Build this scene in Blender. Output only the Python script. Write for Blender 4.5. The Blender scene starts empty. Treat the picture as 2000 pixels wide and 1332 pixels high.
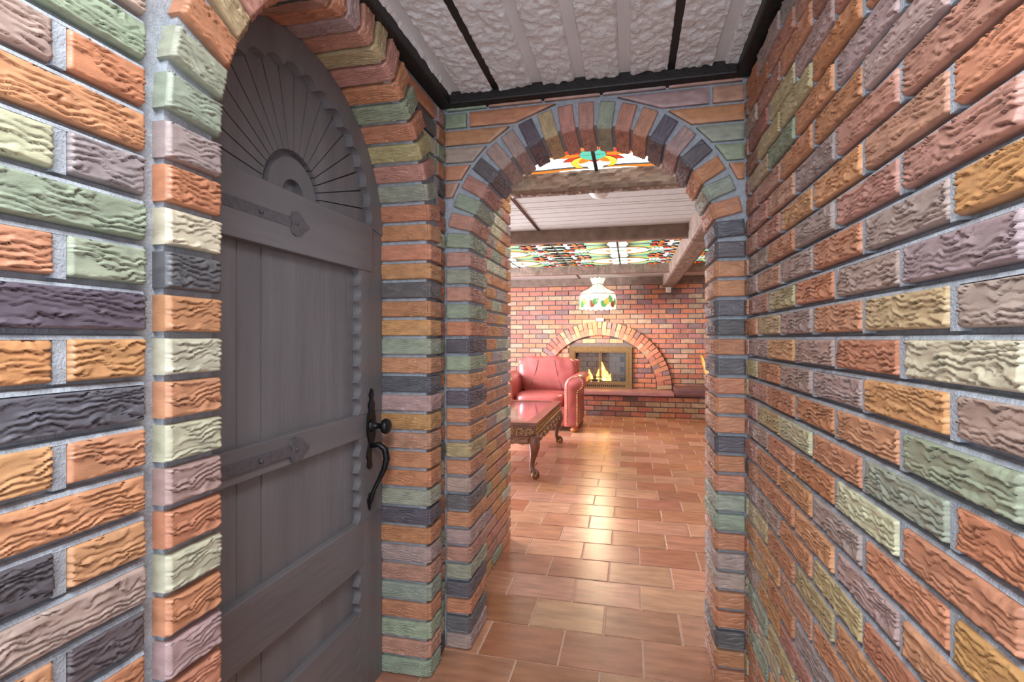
import bpy, bmesh, math, random
import numpy as np
from mathutils import Matrix, Vector
random.seed(7)
S = bpy.context.scene
COL = S.collection
PI = math.pi
R = math.radians

# ------------------------------------------------------------------ camera, world, lights, exposure
YAW = math.atan(0.232); FPX = 1000.0; HZ = 662.0; CAMH = 1.2
cd = bpy.data.cameras.new('camera'); cam = bpy.data.objects.new('camera', cd); COL.objects.link(cam)
cam.location = (0, 0, CAMH); cam.rotation_euler = (R(90), 0, YAW)
cd.sensor_width = 36; cd.lens = FPX / 2000 * 36; cd.shift_y = (HZ - 666) / 2000; cd.clip_start = 0.02
S.camera = cam
S.view_settings.view_transform = 'Standard'; S.view_settings.look = 'None'
S.view_settings.gamma = 1; S.view_settings.use_curve_mapping = False
S.view_settings.exposure = 0.85
w = bpy.data.worlds.new('world'); S.world = w; w.use_nodes = True
w.node_tree.nodes['Background'].inputs[0].default_value = (0.80, 0.88, 1.0, 1)
w.node_tree.nodes['Background'].inputs[1].default_value = 2.6

def area(name, loc, rot, sx, sy, e, col):
    d = bpy.data.lights.new(name, 'AREA'); d.shape = 'RECTANGLE'; d.size = sx; d.size_y = sy
    d.energy = e; d.color = col
    o = bpy.data.objects.new(name, d); o.location = loc; o.rotation_euler = rot; COL.objects.link(o); return o
area('hall_ceiling_lamp_offscreen', (-0.16, 0.0, 2.112), (0, 0, 0), 0.45, 0.75, 17, (0.93, 0.97, 1.0))
area('window_left_offscreen', (-3.75, 5.6, 1.35), (0, R(-90), 0), 1.5, 2.2, 330, (0.86, 0.88, 1.0))

# ------------------------------------------------------------------ materials
def lin(c):
    return tuple(((v/255)/12.92 if v/255 <= 0.04045 else ((v/255+0.055)/1.055)**2.4) for v in c)
def mat(name, rgb=None, rough=0.6, metal=0.0, objcol=False, nscale=20, nvar=0.25, bump=0.0, bscale=200,
        stretch=(1, 1, 1), emis=None, estr=0.0, coat=0.0, spec=0.5, speck=0, alpha=1.0, trans=0.0):
    m = bpy.data.materials.new(name); m.use_nodes = True
    nt = m.node_tree; N = nt.nodes; L = nt.links; b = N['Principled BSDF']
    b.inputs['Roughness'].default_value = rough; b.inputs['Metallic'].default_value = metal
    b.inputs['Specular IOR Level'].default_value = spec
    b.inputs['Coat Weight'].default_value = coat; b.inputs['Coat Roughness'].default_value = 0.12
    b.inputs['Alpha'].default_value = alpha; b.inputs['Transmission Weight'].default_value = trans
    tc = N.new('ShaderNodeTexCoord'); mp = N.new('ShaderNodeMapping'); mp.inputs['Scale'].default_value = stretch
    L.new(tc.outputs['Object'], mp.inputs['Vector'])
    oi = N.new('ShaderNodeObjectInfo')
    if objcol:
        ad = N.new('ShaderNodeVectorMath'); ad.operation = 'ADD'
        cm = N.new('ShaderNodeMath'); cm.operation = 'MULTIPLY'; cm.inputs[1].default_value = 37.0
        L.new(oi.outputs['Random'], cm.inputs[0]); L.new(mp.outputs[0], ad.inputs[0]); L.new(cm.outputs[0], ad.inputs[1])
        vec = ad.outputs[0]
    else:
        vec = mp.outputs[0]
    nz = N.new('ShaderNodeTexNoise'); nz.inputs['Scale'].default_value = nscale; nz.inputs['Detail'].default_value = 5
    L.new(vec, nz.inputs['Vector'])
    rmp = N.new('ShaderNodeMapRange'); rmp.inputs[1].default_value = 0.3; rmp.inputs[2].default_value = 0.7
    rmp.inputs[3].default_value = 1 - nvar; rmp.inputs[4].default_value = 1 + nvar
    L.new(nz.outputs['Fac'], rmp.inputs[0])
    mul = N.new('ShaderNodeVectorMath'); mul.operation = 'SCALE'
    if objcol: L.new(oi.outputs['Color'], mul.inputs[0])
    else: mul.inputs[0].default_value = lin(rgb)
    L.new(rmp.outputs[0], mul.inputs['Scale']); L.new(mul.outputs[0], b.inputs['Base Color'])
    if bump:
        bn = N.new('ShaderNodeTexNoise'); bn.inputs['Scale'].default_value = bscale; bn.inputs['Detail'].default_value = 4
        L.new(vec, bn.inputs['Vector'])
        bu = N.new('ShaderNodeBump'); bu.inputs['Strength'].default_value = 1.0; bu.inputs['Distance'].default_value = bump
        L.new(bn.outputs['Fac'], bu.inputs['Height']); L.new(bu.outputs[0], b.inputs['Normal'])
    if emis:
        b.inputs['Emission Color'].default_value = (*lin(emis), 1); b.inputs['Emission Strength'].default_value = estr
    return m
M = {}
M['brick'] = mat('brick', rough=0.36, objcol=True, nscale=26, nvar=0.20, bump=0.0005, bscale=300, stretch=(1, 1, 2.2), spec=0.45)
M['farbrick'] = mat('far_brick', rough=0.5, objcol=True, nscale=18, nvar=0.2, bump=0.003, bscale=120)
M['mortar'] = mat('mortar', (162, 168, 176), 0.85, nscale=60, nvar=0.18, bump=0.002, bscale=260)
M['farmortar'] = mat('far_mortar', (112, 100, 96), 0.85, nscale=40, nvar=0.15, bump=0.002, bscale=200)
M['tile'] = mat('tile', rough=0.24, objcol=True, nscale=7, nvar=0.24, bump=0.0006, bscale=60, stretch=(1, 4, 1), spec=0.6)
M['grout'] = mat('grout', (205, 168, 145), 0.7, nscale=50, nvar=0.1)
M['paint'] = mat('door_paint', (114, 112, 115), 0.4, nscale=14, nvar=0.16, bump=0.0016, bscale=60, stretch=(1, 1, 0.12), spec=0.5)
M['paintrail'] = mat('rail_paint', (112, 109, 112), 0.4, nscale=14, nvar=0.16, bump=0.0016, bscale=60, stretch=(1, 0.12, 1), spec=0.5)
M['iron'] = mat('black_iron', (34, 34, 38), 0.32, 0.6, nscale=60, nvar=0.2, bump=0.0012, bscale=140)
M['strapiron'] = mat('painted_iron', (92, 90, 95), 0.35, 0.2, nscale=60, nvar=0.2, bump=0.0012, bscale=160)
M['cream'] = mat('weatherstrip', (196, 176, 110), 0.6)
M['trim'] = mat('black_trim', (26, 22, 22), 0.5, nscale=30, nvar=0.4, bump=0.002, bscale=90, stretch=(1, 1, 1))
M['tbar'] = mat('black_tbar', (18, 18, 20), 0.4)
M['panel'] = mat('ceiling_panel', (222, 224, 226), 0.8, nscale=9, nvar=0.04, bump=0.006, bscale=75)
M['panelstrip'] = mat('ceiling_strip', (214, 216, 218), 0.7, nscale=9, nvar=0.04)
M['roompanel'] = mat('room_panel', (188, 186, 180), 0.85, nscale=20, nvar=0.04, bump=0.004, bscale=90)
M['beam'] = mat('beam_wood', (116, 96, 82), 0.6, nscale=10, nvar=0.3, bump=0.004, bscale=50, stretch=(1, 1, 1))
M['plaster'] = mat('room_plaster', (196, 184, 172), 0.8, nscale=20, nvar=0.1)
M['leather'] = mat('red_leather', (164, 82, 76), 0.33, nscale=6, nvar=0.14, bump=0.0012, bscale=90, spec=0.6)
M['nail'] = mat('brass_nail', (214, 178, 120), 0.3, 0.8)
M['bun'] = mat('bun_wood', (176, 104, 52), 0.35, nscale=15)
M['table'] = mat('table_wood', (104, 60, 38), 0.3, nscale=16, nvar=0.35, bump=0.001, bscale=60, coat=0.4)
M['carve'] = mat('carved_wood', (120, 84, 58), 0.35, nscale=40, nvar=0.55, bump=0.006, bscale=55, coat=0.3)
M['gilt'] = mat('gilt_wood', (168, 128, 74), 0.35, nscale=40, nvar=0.5, bump=0.003, bscale=80)
M['tglass'] = mat('dark_glass', (30, 24, 30), 0.04, nvar=0.0, spec=1.0, coat=1.0)
M['oak'] = mat('oak', (206, 142, 62), 0.35, nscale=18, nvar=0.2)
M['slab'] = mat('mauve_slab', (176, 124, 124), 0.28, nscale=12, nvar=0.12)
M['bench'] = mat('dark_slab', (112, 76, 76), 0.3, nscale=12, nvar=0.15)
M['brass'] = mat('antique_brass', (140, 110, 72), 0.35, 0.7, nscale=30, nvar=0.15)
M['firebox'] = mat('firebox', (52, 46, 44), 0.9, nscale=30, nvar=0.3, bump=0.005, bscale=40)
M['firebrick'] = mat('firebrick', (88, 78, 72), 0.85, nscale=30, nvar=0.3, bump=0.003, bscale=60)
M['log'] = mat('charred_log', (70, 56, 48), 0.9, nscale=30, nvar=0.5, bump=0.006, bscale=60)
M['flame'] = mat('flame', (255, 180, 60), 0.6, emis=(255, 176, 58), estr=6.0)
M['flamehot'] = mat('flame_core', (255, 226, 150), 0.6, emis=(255, 228, 160), estr=9.0)
M['white'] = mat('white_plastic', (232, 230, 226), 0.4, nvar=0.02)
M['dome'] = mat('dome_glass', (228, 226, 220), 0.3, nvar=0.02)
M['lead'] = mat('lead_came', (34, 30, 30), 0.5)
def gl(name, c, s): M[name] = mat(name, tuple(q * 0.5 for q in c), 0.25, nscale=9, nvar=0.12, emis=c, estr=s)
GS = 1.9
gl('glass_white', (255, 252, 246), 2.0); gl('glass_pale', (236, 242, 238), 0.5)
gl('glass_teal', (90, 196, 170), 0.7); gl('glass_green', (72, 158, 112), 0.55); gl('glass_red', (214, 58, 34), 0.65)
gl('glass_orange', (236, 128, 40), 0.75); gl('glass_yellow', (246, 200, 72), 0.8); gl('glass_mint', (170, 214, 180), 0.6)
gl('shade_white', (255, 244, 214), 0.72); gl('shade_green', (120, 186, 110), 0.5); gl('shade_yellow', (232, 200, 90), 0.6)
gl('shade_red', (176, 84, 36), 0.45); gl('shade_pale', (226, 232, 206), 0.6)
m = bpy.data.materials.new('clear_glass'); m.use_nodes = True; b = m.node_tree.nodes['Principled BSDF']
b.inputs['Transmission Weight'].default_value = 1; b.inputs['Roughness'].default_value = 0.02; b.inputs['IOR'].default_value = 1.45
b.inputs['Alpha'].default_value = 0.35; M['clear'] = m

# ------------------------------------------------------------------ helpers
def mesh(name, v, f, smooth=False, mats=None, mi=None):
    me = bpy.data.meshes.new(name); me.from_pydata([tuple(map(float, p)) for p in v], [], [tuple(map(int, q)) for q in f])
    if smooth:
        for p in me.polygons: p.use_smooth = True
    for k in (mats or []): me.materials.append(M[k])
    if mi is not None:
        for p, i in zip(me.polygons, mi): p.material_index = i
    me.update(); return me
def obj(name, me, parent=None, loc=(0, 0, 0), rot=(0, 0, 0), scale=(1, 1, 1), col=None):
    o = bpy.data.objects.new(name, me); COL.objects.link(o)
    o.location = loc; o.rotation_euler = rot; o.scale = scale
    if parent: o.parent = parent
    if col: o.color = (*lin(col), 1)
    return o
def tag(o, label, cat, group=None, kind=None):
    o['label'] = label; o['category'] = cat
    if group: o['group'] = group
    if kind: o['kind'] = kind
    return o
def thing(name, label, cat, loc=(0, 0, 0), rz=0, group=None, kind=None):
    o = obj(name, None, None, loc, (0, 0, rz)); return tag(o, label, cat, group, kind)
class MB:
    def __init__(s): s.v = []; s.f = []
    def add(s, v, f):
        n = len(s.v); s.v += [tuple(p) for p in v]; s.f += [tuple(i + n for i in q) for q in f]; return s
    def box(s, x0, x1, y0, y1, z0, z1):
        v = [(x, y, z) for z in (z0, z1) for y in (y0, y1) for x in (x0, x1)]
        return s.add(v, [(0, 2, 3, 1), (4, 5, 7, 6), (0, 1, 5, 4), (2, 6, 7, 3), (0, 4, 6, 2), (1, 3, 7, 5)])
    def bbox(s, x0, x1, y0, y1, z0, z1, r):
        bm = bmesh.new(); bmesh.ops.create_cube(bm, size=1)
        for q in bm.verts: q.co = Vector((x0 + (q.co.x + .5) * (x1 - x0), y0 + (q.co.y + .5) * (y1 - y0), z0 + (q.co.z + .5) * (z1 - z0)))
        bmesh.ops.bevel(bm, geom=bm.edges[:], offset=r, segments=2, affect='EDGES', profile=0.6)
        bm.verts.index_update(); s.add([q.co[:] for q in bm.verts], [[q.index for q in f.verts] for f in bm.faces]); bm.free(); return s
    def tube(s, pts, rad, n=8, caps=True):
        pts = [Vector(p) for p in pts]; k = len(pts)
        rad = rad if hasattr(rad, '__len__') else [rad] * k
        rings = []; ref = None
        for i in range(k):
            t = (pts[min(i + 1, k - 1)] - pts[max(i - 1, 0)]).normalized()
            if ref is None: ref = Vector((0, 0, 1)) if abs(t.z) < 0.9 else Vector((1, 0, 0))
            a = t.cross(ref).normalized(); bb = a.cross(t).normalized(); ref = bb
            rings.append([pts[i] + (a * math.cos(2 * PI * j / n) + bb * math.sin(2 * PI * j / n)) * rad[i] for j in range(n)])
        v = [p[:] for r_ in rings for p in r_]
        f = [(i * n + j, i * n + (j + 1) % n, (i + 1) * n + (j + 1) % n, (i + 1) * n + j) for i in range(k - 1) for j in range(n)]
        if caps: f += [tuple(range(n))[::-1], tuple((k - 1) * n + j for j in range(n))]
        return s.add(v, f)
    def lathe(s, prof, n=24, c=(0, 0, 0), axis='z'):
        v = []
        for r_, h in prof:
            for j in range(n):
                a = 2 * PI * j / n; p = (r_ * math.cos(a), r_ * math.sin(a), h)
                if axis == 'x': p = (h, p[0], p[1])
                if axis == 'y': p = (p[0], h, p[1])
                v.append((p[0] + c[0], p[1] + c[1], p[2] + c[2]))
        k = len(prof)
        f = [(i * n + j, i * n + (j + 1) % n, (i + 1) * n + (j + 1) % n, (i + 1) * n + j) for i in range(k - 1) for j in range(n)]
        return s.add(v, f)
    def pillow(s, c, d, p=2.6, n=20, mfun=None):
        v = []; f = []
        pw = lambda q, e: math.copysign(abs(q) ** e, q)
        e = 2 / p
        for i in range(n + 1):
            th = -PI / 2 + PI * i / n
            for j in range(2 * n):
                ph = PI * j / n
                x = pw(math.cos(th), e) * pw(math.cos(ph), e); y = pw(math.cos(th), e) * pw(math.sin(ph), e); z = pw(math.sin(th), e)
                q = (c[0] + x * d[0] / 2, c[1] + y * d[1] / 2, c[2] + z * d[2] / 2)
                v.append(mfun(q) if mfun else q)
        m2 = 2 * n
        f = [(i * m2 + j, i * m2 + (j + 1) % m2, (i + 1) * m2 + (j + 1) % m2, (i + 1) * m2 + j) for i in range(n) for j in range(m2)]
        return s.add(v, f)
    def prism(s, pts, n0, n1, plane='yz'):
        # polygon pts in plane, extruded along the third axis n0..n1
        def P(a, b_, h): return {'yz': (h, a, b_), 'xz': (a, h, b_), 'xy': (a, b_, h)}[plane]
        k = len(pts); v = [P(a, b_, n0) for a, b_ in pts] + [P(a, b_, n1) for a, b_ in pts]
        f = [tuple(range(k)), tuple(range(2 * k - 1, k - 1, -1))] + [(i, i + k, (i + 1) % k + k, (i + 1) % k) for i in range(k)]
        return s.add(v, f)
    def strip(s, A, B, n0, n1, plane='yz', closed=False):
        # solid band between curves A and B
        def P(a, b_, h): return {'yz': (h, a, b_), 'xz': (a, h, b_), 'xy': (a, b_, h)}[plane]
        k = len(A); v = []
        for h in (n0, n1):
            v += [P(a, b_, h) for a, b_ in A]; v += [P(a, b_, h) for a, b_ in B]
        f = []
        for i in range(k if closed else k - 1):
            j = (i + 1) % k
            f += [(i, j, k + j, k + i), (2 * k + i, 3 * k + i, 3 * k + j, 2 * k + j), (i, 2 * k + i, 2 * k + j, j), (k + i, k + j, 3 * k + j, 3 * k + i)]
        if not closed: f += [(0, k, 3 * k, 2 * k), (k - 1, 3 * k - 1, 4 * k - 1, 2 * k - 1)]
        return s.add(v, f)
    def build(s, name, mt, parent=None, smooth=False, loc=(0, 0, 0), rot=(0, 0, 0), col=None, fix=True):
        me = mesh(name, s.v, s.f, smooth, [mt])
        if fix:
            bm = bmesh.new(); bm.from_mesh(me); bmesh.ops.recalc_face_normals(bm, faces=bm.faces[:]); bm.to_mesh(me); bm.free()
        return obj(name, me, parent, loc, rot, col=col)

def vn(x, y, seed=0):
    xi = np.floor(x); yi = np.floor(y); fx = x - xi; fy = y - yi
    fx = fx * fx * (3 - 2 * fx); fy = fy * fy * (3 - 2 * fy)
    def h(a, b_):
        q = np.sin(a * 127.1 + b_ * 311.7 + seed * 74.7) * 43758.5453
        return q - np.floor(q)
    return (h(xi, yi) * (1 - fx) + h(xi + 1, yi) * fx) * (1 - fy) + (h(xi, yi + 1) * (1 - fx) + h(xi + 1, yi + 1) * fx) * fy
def bark(x, z, seed):
    wob = 2.3 * vn(x / 0.048 + seed * 3.1, z / 0.03, seed) + 1.0 * vn(x / 0.014, z / 0.016 + seed, seed + 5) + 0.45 * vn(x / 0.005, z / 0.008, seed + 6)
    s_ = z / 0.0088 + wob + seed * 1.37
    f = s_ - np.floor(s_); g = np.floor(s_)
    k = np.clip(2.0 * vn(x / 0.030 + g * 5.3, g * 1.7 + seed, seed + 9) - 0.3, 0, 1)
    lip = np.clip((f - 0.03) / 0.15, 0, 1)                       # crevice just under each flake lip
    return np.where(f < 0.16, (1 - k) + k * lip, 1.0) * (0.55 + 0.45 * k) * (1 - 0.55 * np.clip((f - 0.16) / 0.84, 0, 1) ** 1.2 * k) + 0.25 * vn(x / 0.05, z / 0.03, seed + 2)
def wavy(x, z, seed):
    s_ = z / 0.014 + 1.5 * vn(x / 0.03 + seed, z / 0.02, seed) + seed * 0.7
    f = s_ - np.floor(s_)
    return 1 - np.exp(-((f - 0.5) / 0.10) ** 2) * (0.2 + 0.9 * vn(x / 0.02, np.floor(s_) + seed, seed + 4))

def face_grid(o_, u, v, nu, nv, n, fun, amp, seed, r=0.0045):
    # dense face displaced outward along n, tapering to zero at its rim
    o_, u, v, n = map(np.array, (o_, u, v, n)); lu = np.linalg.norm(u); lv = np.linalg.norm(v)
    a, b_ = np.meshgrid(np.linspace(0, 1, nu + 1), np.linspace(0, 1, nv + 1))
    e = np.minimum(np.minimum(a, 1 - a) * lu, np.minimum(b_, 1 - b_) * lv)
    t = np.clip(e / r, 0, 1); t = np.sqrt(1 - (1 - t) ** 2)
    d = t * (0.002 + amp * fun(a * lu, b_ * lv, seed)) if fun else t * 0.0015
    P = o_[None, None] + a[..., None] * u + b_[..., None] * v + d[..., None] * n
    V = P.reshape(-1, 3); F = []
    for j in range(nv):
        for i in range(nu):
            q = j * (nu + 1) + i; F.append((q, q + 1, q + nu + 2, q + nu + 1))
    return V.tolist(), F
def brick_mesh(L, H, D, seed, front=('bark', 0.0092), side=None, res=0.0035, name='brick'):
    """box centred on its front-face centre: length X, height Z, depth +Y; front normal -Y, 'side' = +X face."""
    fn = {'bark': bark, 'wavy': wavy, None: None}
    mb = MB(); nu = max(4, int(L / res)); nv = max(4, int(H / 0.0015)); nd = max(4, int(D / res))
    x0, x1, z0, z1 = -L / 2, L / 2, -H / 2, H / 2
    mb.add(*face_grid((x0, 0, z0), (L, 0, 0), (0, 0, H), nu, nv, (0, -1, 0), fn[front[0]], front[1], seed))
    if side: mb.add(*face_grid((x1, 0, z0), (0, D, 0), (0, 0, H), nd, nv, (1, 0, 0), fn[side[0]], side[1], seed + 50))
    else: mb.add([(x1, 0, z0), (x1, D, z0), (x1, D, z1), (x1, 0, z1)], [(0, 1, 2, 3)])
    mb.add([(x0, 0, z0), (x0, 0, z1), (x0, D, z1), (x0, D, z0)], [(0, 1, 2, 3)])
    mb.add([(x0, 0, z1), (x1, 0, z1), (x1, D, z1), (x0, D, z1)], [(0, 1, 2, 3)])
    mb.add([(x0, 0, z0), (x0, D, z0), (x1, D, z0), (x1, 0, z0)], [(0, 1, 2, 3)])
    mb.add([(x0, D, z0), (x0, D, z1), (x1, D, z1), (x1, D, z0)], [(0, 1, 2, 3)])
    return mesh(name, mb.v, mb.f, True, ['brick'])
def quad_brick(q, D, seed, axes, mt='brick', fun='wavy', amp=0.0018):
    """brick with four given corners (a,z) bl,br,tr,tl on a wall; axes: function (a,depth,z)->world"""
    nu, nv = 20, 8; V = []; F = []
    q = [np.array(p, float) for p in q]
    a, b_ = np.meshgrid(np.linspace(0, 1, nu + 1), np.linspace(0, 1, nv + 1))
    P = (1 - a)[..., None] * ((1 - b_)[..., None] * q[0] + b_[..., None] * q[3]) + a[..., None] * ((1 - b_)[..., None] * q[1] + b_[..., None] * q[2])
    lu = abs(q[1][0] - q[0][0]); lv = abs(q[3][1] - q[0][1])
    e = np.minimum(np.minimum(a, 1 - a) * lu, np.minimum(b_, 1 - b_) * lv); t = np.clip(e / 0.006, 0, 1)
    d = t * (0.002 + amp * {'wavy': wavy, 'bark': bark}[fun](P[..., 0], P[..., 1], seed))
    V = [axes(x, -dd, z) for (x, z), dd in zip(P.reshape(-1, 2), d.reshape(-1))]
    for j in range(nv):
        for i in range(nu):
            k = j * (nu + 1) + i; F.append((k, k + 1, k + nu + 2, k + nu + 1))
    n = len(V); V += [axes(*p) for p in [(q[0][0], 0, q[0][1]), (q[1][0], 0, q[1][1]), (q[2][0], 0, q[2][1]), (q[3][0], 0, q[3][1])]]
    V += [axes(p[0], D, p[1]) for p in q]
    F += [(n, n + 4, n + 5, n + 1), (n + 1, n + 5, n + 6, n + 2), (n + 2, n + 6, n + 7, n + 3), (n + 3, n + 7, n + 4, n)]
    return mesh('brick', V, F, True, [mt])

# brick colours
O1 = (186, 130, 98); O2 = (192, 144, 100); RB = (154, 110, 92); RD = (178, 132, 114); MV = (166, 144, 136); MG = (154, 142, 138)
CH = (96, 92, 96); DK = (74, 76, 84); GR = (148, 156, 136); GD = (102, 116, 110); CM = (188, 184, 158); TN = (180, 162, 124); BN = (130, 104, 90); OL = (122, 120, 102)
def jit(c, a=10):
    k = random.uniform(-a, a); return tuple(min(255, max(0, q + k + random.uniform(-4, 4))) for q in c)
RCX = [O1, O1, RD, MV, GR, CM, CH]
PITCH = 0.0672; BH = 0.0545; Z0 = 0.003
STR = [brick_mesh(0.24, BH, 0.035, s) for s in range(9)]
HDR = [brick_mesh(0.108, BH, 0.035, 20 + s) for s in range(7)]

# ------------------------------------------------------------------ hall geometry numbers
XL = -0.7215; XLF = -0.712; XS = -0.6975          # left mortar plane, brick face, door-surround face
XR = 0.3995; XRF = 0.390
YA = 1.899; YAF = 1.885; YB = 2.115             # arch wall mortar plane, brick face, back
ZT = 2.093; ZC = 2.135                          # trim underside, ceiling
DY0, DY1 = 0.751, 1.699; DYC = 1.225; DR = 0.474; DZ = 1.55   # doorway
AX0, AX1 = -0.610, 0.2915; AXC = (AX0 + AX1) / 2; AA = (AX1 - AX0) / 2; AB = 0.432; AZ = 1.549   # arch opening
def arch_curve(c, z0, a, b_, n=40): return [(c - a * math.cos(PI * i / n), z0 + b_ * math.sin(PI * i / n)) for i in range(n + 1)]
def wall_with_arch(name, lo, hi, top, inner, n0, n1, plane, mt):
    # wall slab with an arched doorway; inner = opening curve from left foot to right foot
    k = len(inner); mb = MB(); outer = []
    for a, z in inner:
        outer.append((a, z))
    pts_in = [(inner[0][0], 0)] + inner + [(inner[-1][0], 0)]
    out = [(lo, 0)]
    for i, (a, z) in enumerate(inner):
        t = i / (k - 1); out.append((lo + (hi - lo) * t, top) if 0 < i < k - 1 else ((lo, top) if i == 0 else (hi, top)))
    out.append((hi, 0))
    mb.strip(pts_in, out, n0, n1, plane)
    return mb.build(name, mt)

# ------------------------------------------------------------------ floor
floor = MB().box(-3.8, 3.2, -1.0, 8.9, -0.06, -0.0035).build('floor', 'grout')
tag(floor, 'glossy reddish brown rectangular floor tiles with pale grout lines', 'floor', kind='structure')
TL, TW, TG = 0.3085, 0.2335, 0.0085
tm = MB().bbox(-(TL - TG) / 2, (TL - TG) / 2, -(TW - TG) / 2, (TW - TG) / 2, -0.012, 0, 0.0022); tme = mesh('tile', tm.v, tm.f, False, ['tile'])
cand = []
for r_ in range(-7, 28):
    yc = 1.872 + TW * (r_ + 0.5)
    off = -0.5717 + (TL / 2 if r_ % 2 else 0)
    for c in range(-12, 12):
        xc = off + TL * (c + 0.5)
        if yc > 8.3: continue
        if yc < 1.9 and (xc < -1.05 or xc > 0.55): continue
        if 1.9 <= yc < 3.05 and (xc < -0.85 or xc > 0.55): continue
        if abs(xc) > 3.3: continue
        d = math.cos(YAW) * yc - math.sin(YAW) * xc
        if d < 0.25: continue
        u = 1000 + FPX * (math.cos(YAW) * xc + math.sin(YAW) * yc) / d; v = HZ + FPX * CAMH / d
        vis = (820 < u < 1480 and v < 1420) if yc < 2.0 else (900 < u < 1440)
        cand.append((0 if vis else 1, -v, xc, yc))
cand.sort()
TC = [(180, 132, 104), (170, 118, 90), (188, 140, 112), (164, 110, 82), (180, 128, 98)]
for k, (a, v, xc, yc) in enumerate(cand[:300]):
    obj('tile', tme, floor, (xc, yc, 0), col=jit(random.choice(TC), 7))
mb = MB()
for a, v, xc, yc in cand[300:]:
    mb.bbox(xc - (TL - TG) / 2, xc + (TL - TG) / 2, yc - (TW - TG) / 2, yc + (TW - TG) / 2, -0.012, 0, 0.0022) if False else mb.box(xc - (TL - TG) / 2, xc + (TL - TG) / 2, yc - (TW - TG) / 2, yc + (TW - TG) / 2, -0.012, 0)
o = mb.build('tile', 'tile', floor, col=TC[0], fix=False); o['kind'] = 'stuff'

# ------------------------------------------------------------------ left wall with door surround
ip = arch_curve(DYC, DZ, DR + 0.006, DR + 0.006)
wl = wall_with_arch('wall_left', -1.0, 2.02, 2.3, ip, XL - 0.215, XL, 'yz', 'mortar')
tag(wl, 'rustic multicoloured brick wall holding the arched dark door', 'wall', kind='structure')
def lw_axes(a, d, z): return (XLF - d, a, z)
def put(parent, meshes, kind, a0, a1, z, face, L0, col):
    """place a shared brick on a wall: kind 'L' (normal +X), 'R' (normal -X), 'F' (normal -Y)"""
    me = random.choice(meshes); c = (a0 + a1) / 2; L = a1 - a0
    sc = (L / L0 * random.choice((1,)), 1, random.uniform(0.97, 1.02)); dz = random.uniform(-0.001, 0.001); pr = random.uniform(-0.0025, 0.0015)
    if kind == 'L': o = obj('brick', me, parent, (face + pr, c, z + BH / 2 + dz), (0, 0, PI / 2), sc, col)
    elif kind == 'R': o = obj('brick', me, parent, (face - pr, c, z + BH / 2 + dz), (0, 0, -PI / 2), sc, col)
    else: o = obj('brick', me, parent, (c, face - pr, z + BH / 2 + dz), (0, 0, 0), sc, col)
    return o
LEDGE = {'L': MB(), 'R': MB()}
def lay(parent, kind, a0, a1, z, face, col, jw=0.017):
    if kind in LEDGE and a1 - a0 >= 0.02:
        m_ = LEDGE[kind]; t_ = z + BH
        j0, j1 = a0 - jw + 0.0005, a0 - 0.0005
        q = 0.0045; ov = 0.012
        if kind == 'L':
            m_.prism([(face - ov, t_ - 0.001), (face + 0.0035, t_ - 0.001), (face + 0.001, t_ + q), (face - ov, t_ + q * 1.6)], a0 - jw, a1, 'xz'); m_.box(face - ov, face + 0.003, j0, j1, z - 0.003, t_ + 0.002)
        else:
            m_.prism([(face + ov, t_ - 0.001), (face - 0.0035, t_ - 0.001), (face - 0.001, t_ + q), (face + ov, t_ + q * 1.6)], a0 - jw, a1, 'xz'); m_.box(face - 0.0045, face + ov, j0, j1, z - 0.003, t_ + 0.002)
    if a1 - a0 < 0.02: return
    if a1 - a0 > 0.15: put(parent, STR, kind, a0, a1, z, face, 0.24, col)
    else: put(parent, HDR, kind, a0, a1, z, face, 0.108, col)
J = 0.017
# rows counted from course 17 (its top at eye level); colours read from the end nearest the doorway, backwards
LROW = {17: [O2, O2, CH], 18: [CH, O1], 19: [GR, O1, MV], 20: [GR, CM], 21: [MG, CM, O1], 22: [O1, GR], 23: [O1, MV, O2], 24: [GR, MV],
        25: [MV, O1, GR], 26: [O1, CM], 27: [GR, O1, RB], 28: [RB, CH], 29: [O1, GR, MV], 30: [MV, O1],
        16: [CH, GR], 15: [O1, O2, MV], 14: [O2, BN], 13: [O2, CH, O1], 12: [MV, RB], 11: [CH, O1, GR], 10: [O1, MV], 9: [MV, O1, O2], 8: [O2, GR],
        7: [CM, O1, CH], 6: [O1, MV], 5: [O1, CH, MV], 4: [MV, O1], 3: [GR, O1, CH], 2: [O1, CH], 1: [RB, O2, GR], 0: [CH, O1]}
rout = DR + 0.110
for k in range(31):
    z = Z0 + PITCH * k + (0 if k <= 40 else 0)
    if z + BH > ZC + 0.01: continue
    end_b = 0.6215; end_t = 0.6215
    def near(zz): return min(0.6215, DYC - math.sqrt(max(0, (rout + 0.012) ** 2 - (zz - DZ) ** 2))) if zz > DZ else 0.6215
    eb, et = near(z), near(z + BH)
    a1 = 0.6215; cols = LROW[k]; a = a1; first = True; i = 0
    while a > 0.02:
        L = 0.108 if (first and k % 2 == 1) else 0.24
        a0 = max(0.0, a - L); col = jit(cols[i % len(cols)], 6)
        lay(wl, 'L', a0, a, z, XLF, col); a = a0 - J; first = False; i += 1
    # above the arch shoulder towards the end wall, and the sliver between surround and end wall
    def far(zz): return max(1.803, DYC + math.sqrt(max(0, (rout + 0.010) ** 2 - (zz - DZ) ** 2))) if zz > DZ else 1.812
    fb, ft = far(z), far(z + BH)
    if z > DZ and abs(fb - 1.803) > 0.004:
        pass
    s0 = max(1.812, 1.812)
    if k % 2: lay(wl, 'L', s0, YAF - 0.006, z, XLF, jit(random.choice(RCX), 6))
    else: lay(wl, 'L', s0, YAF - 0.006, z, XLF, jit(random.choice(RCX), 6))
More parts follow.
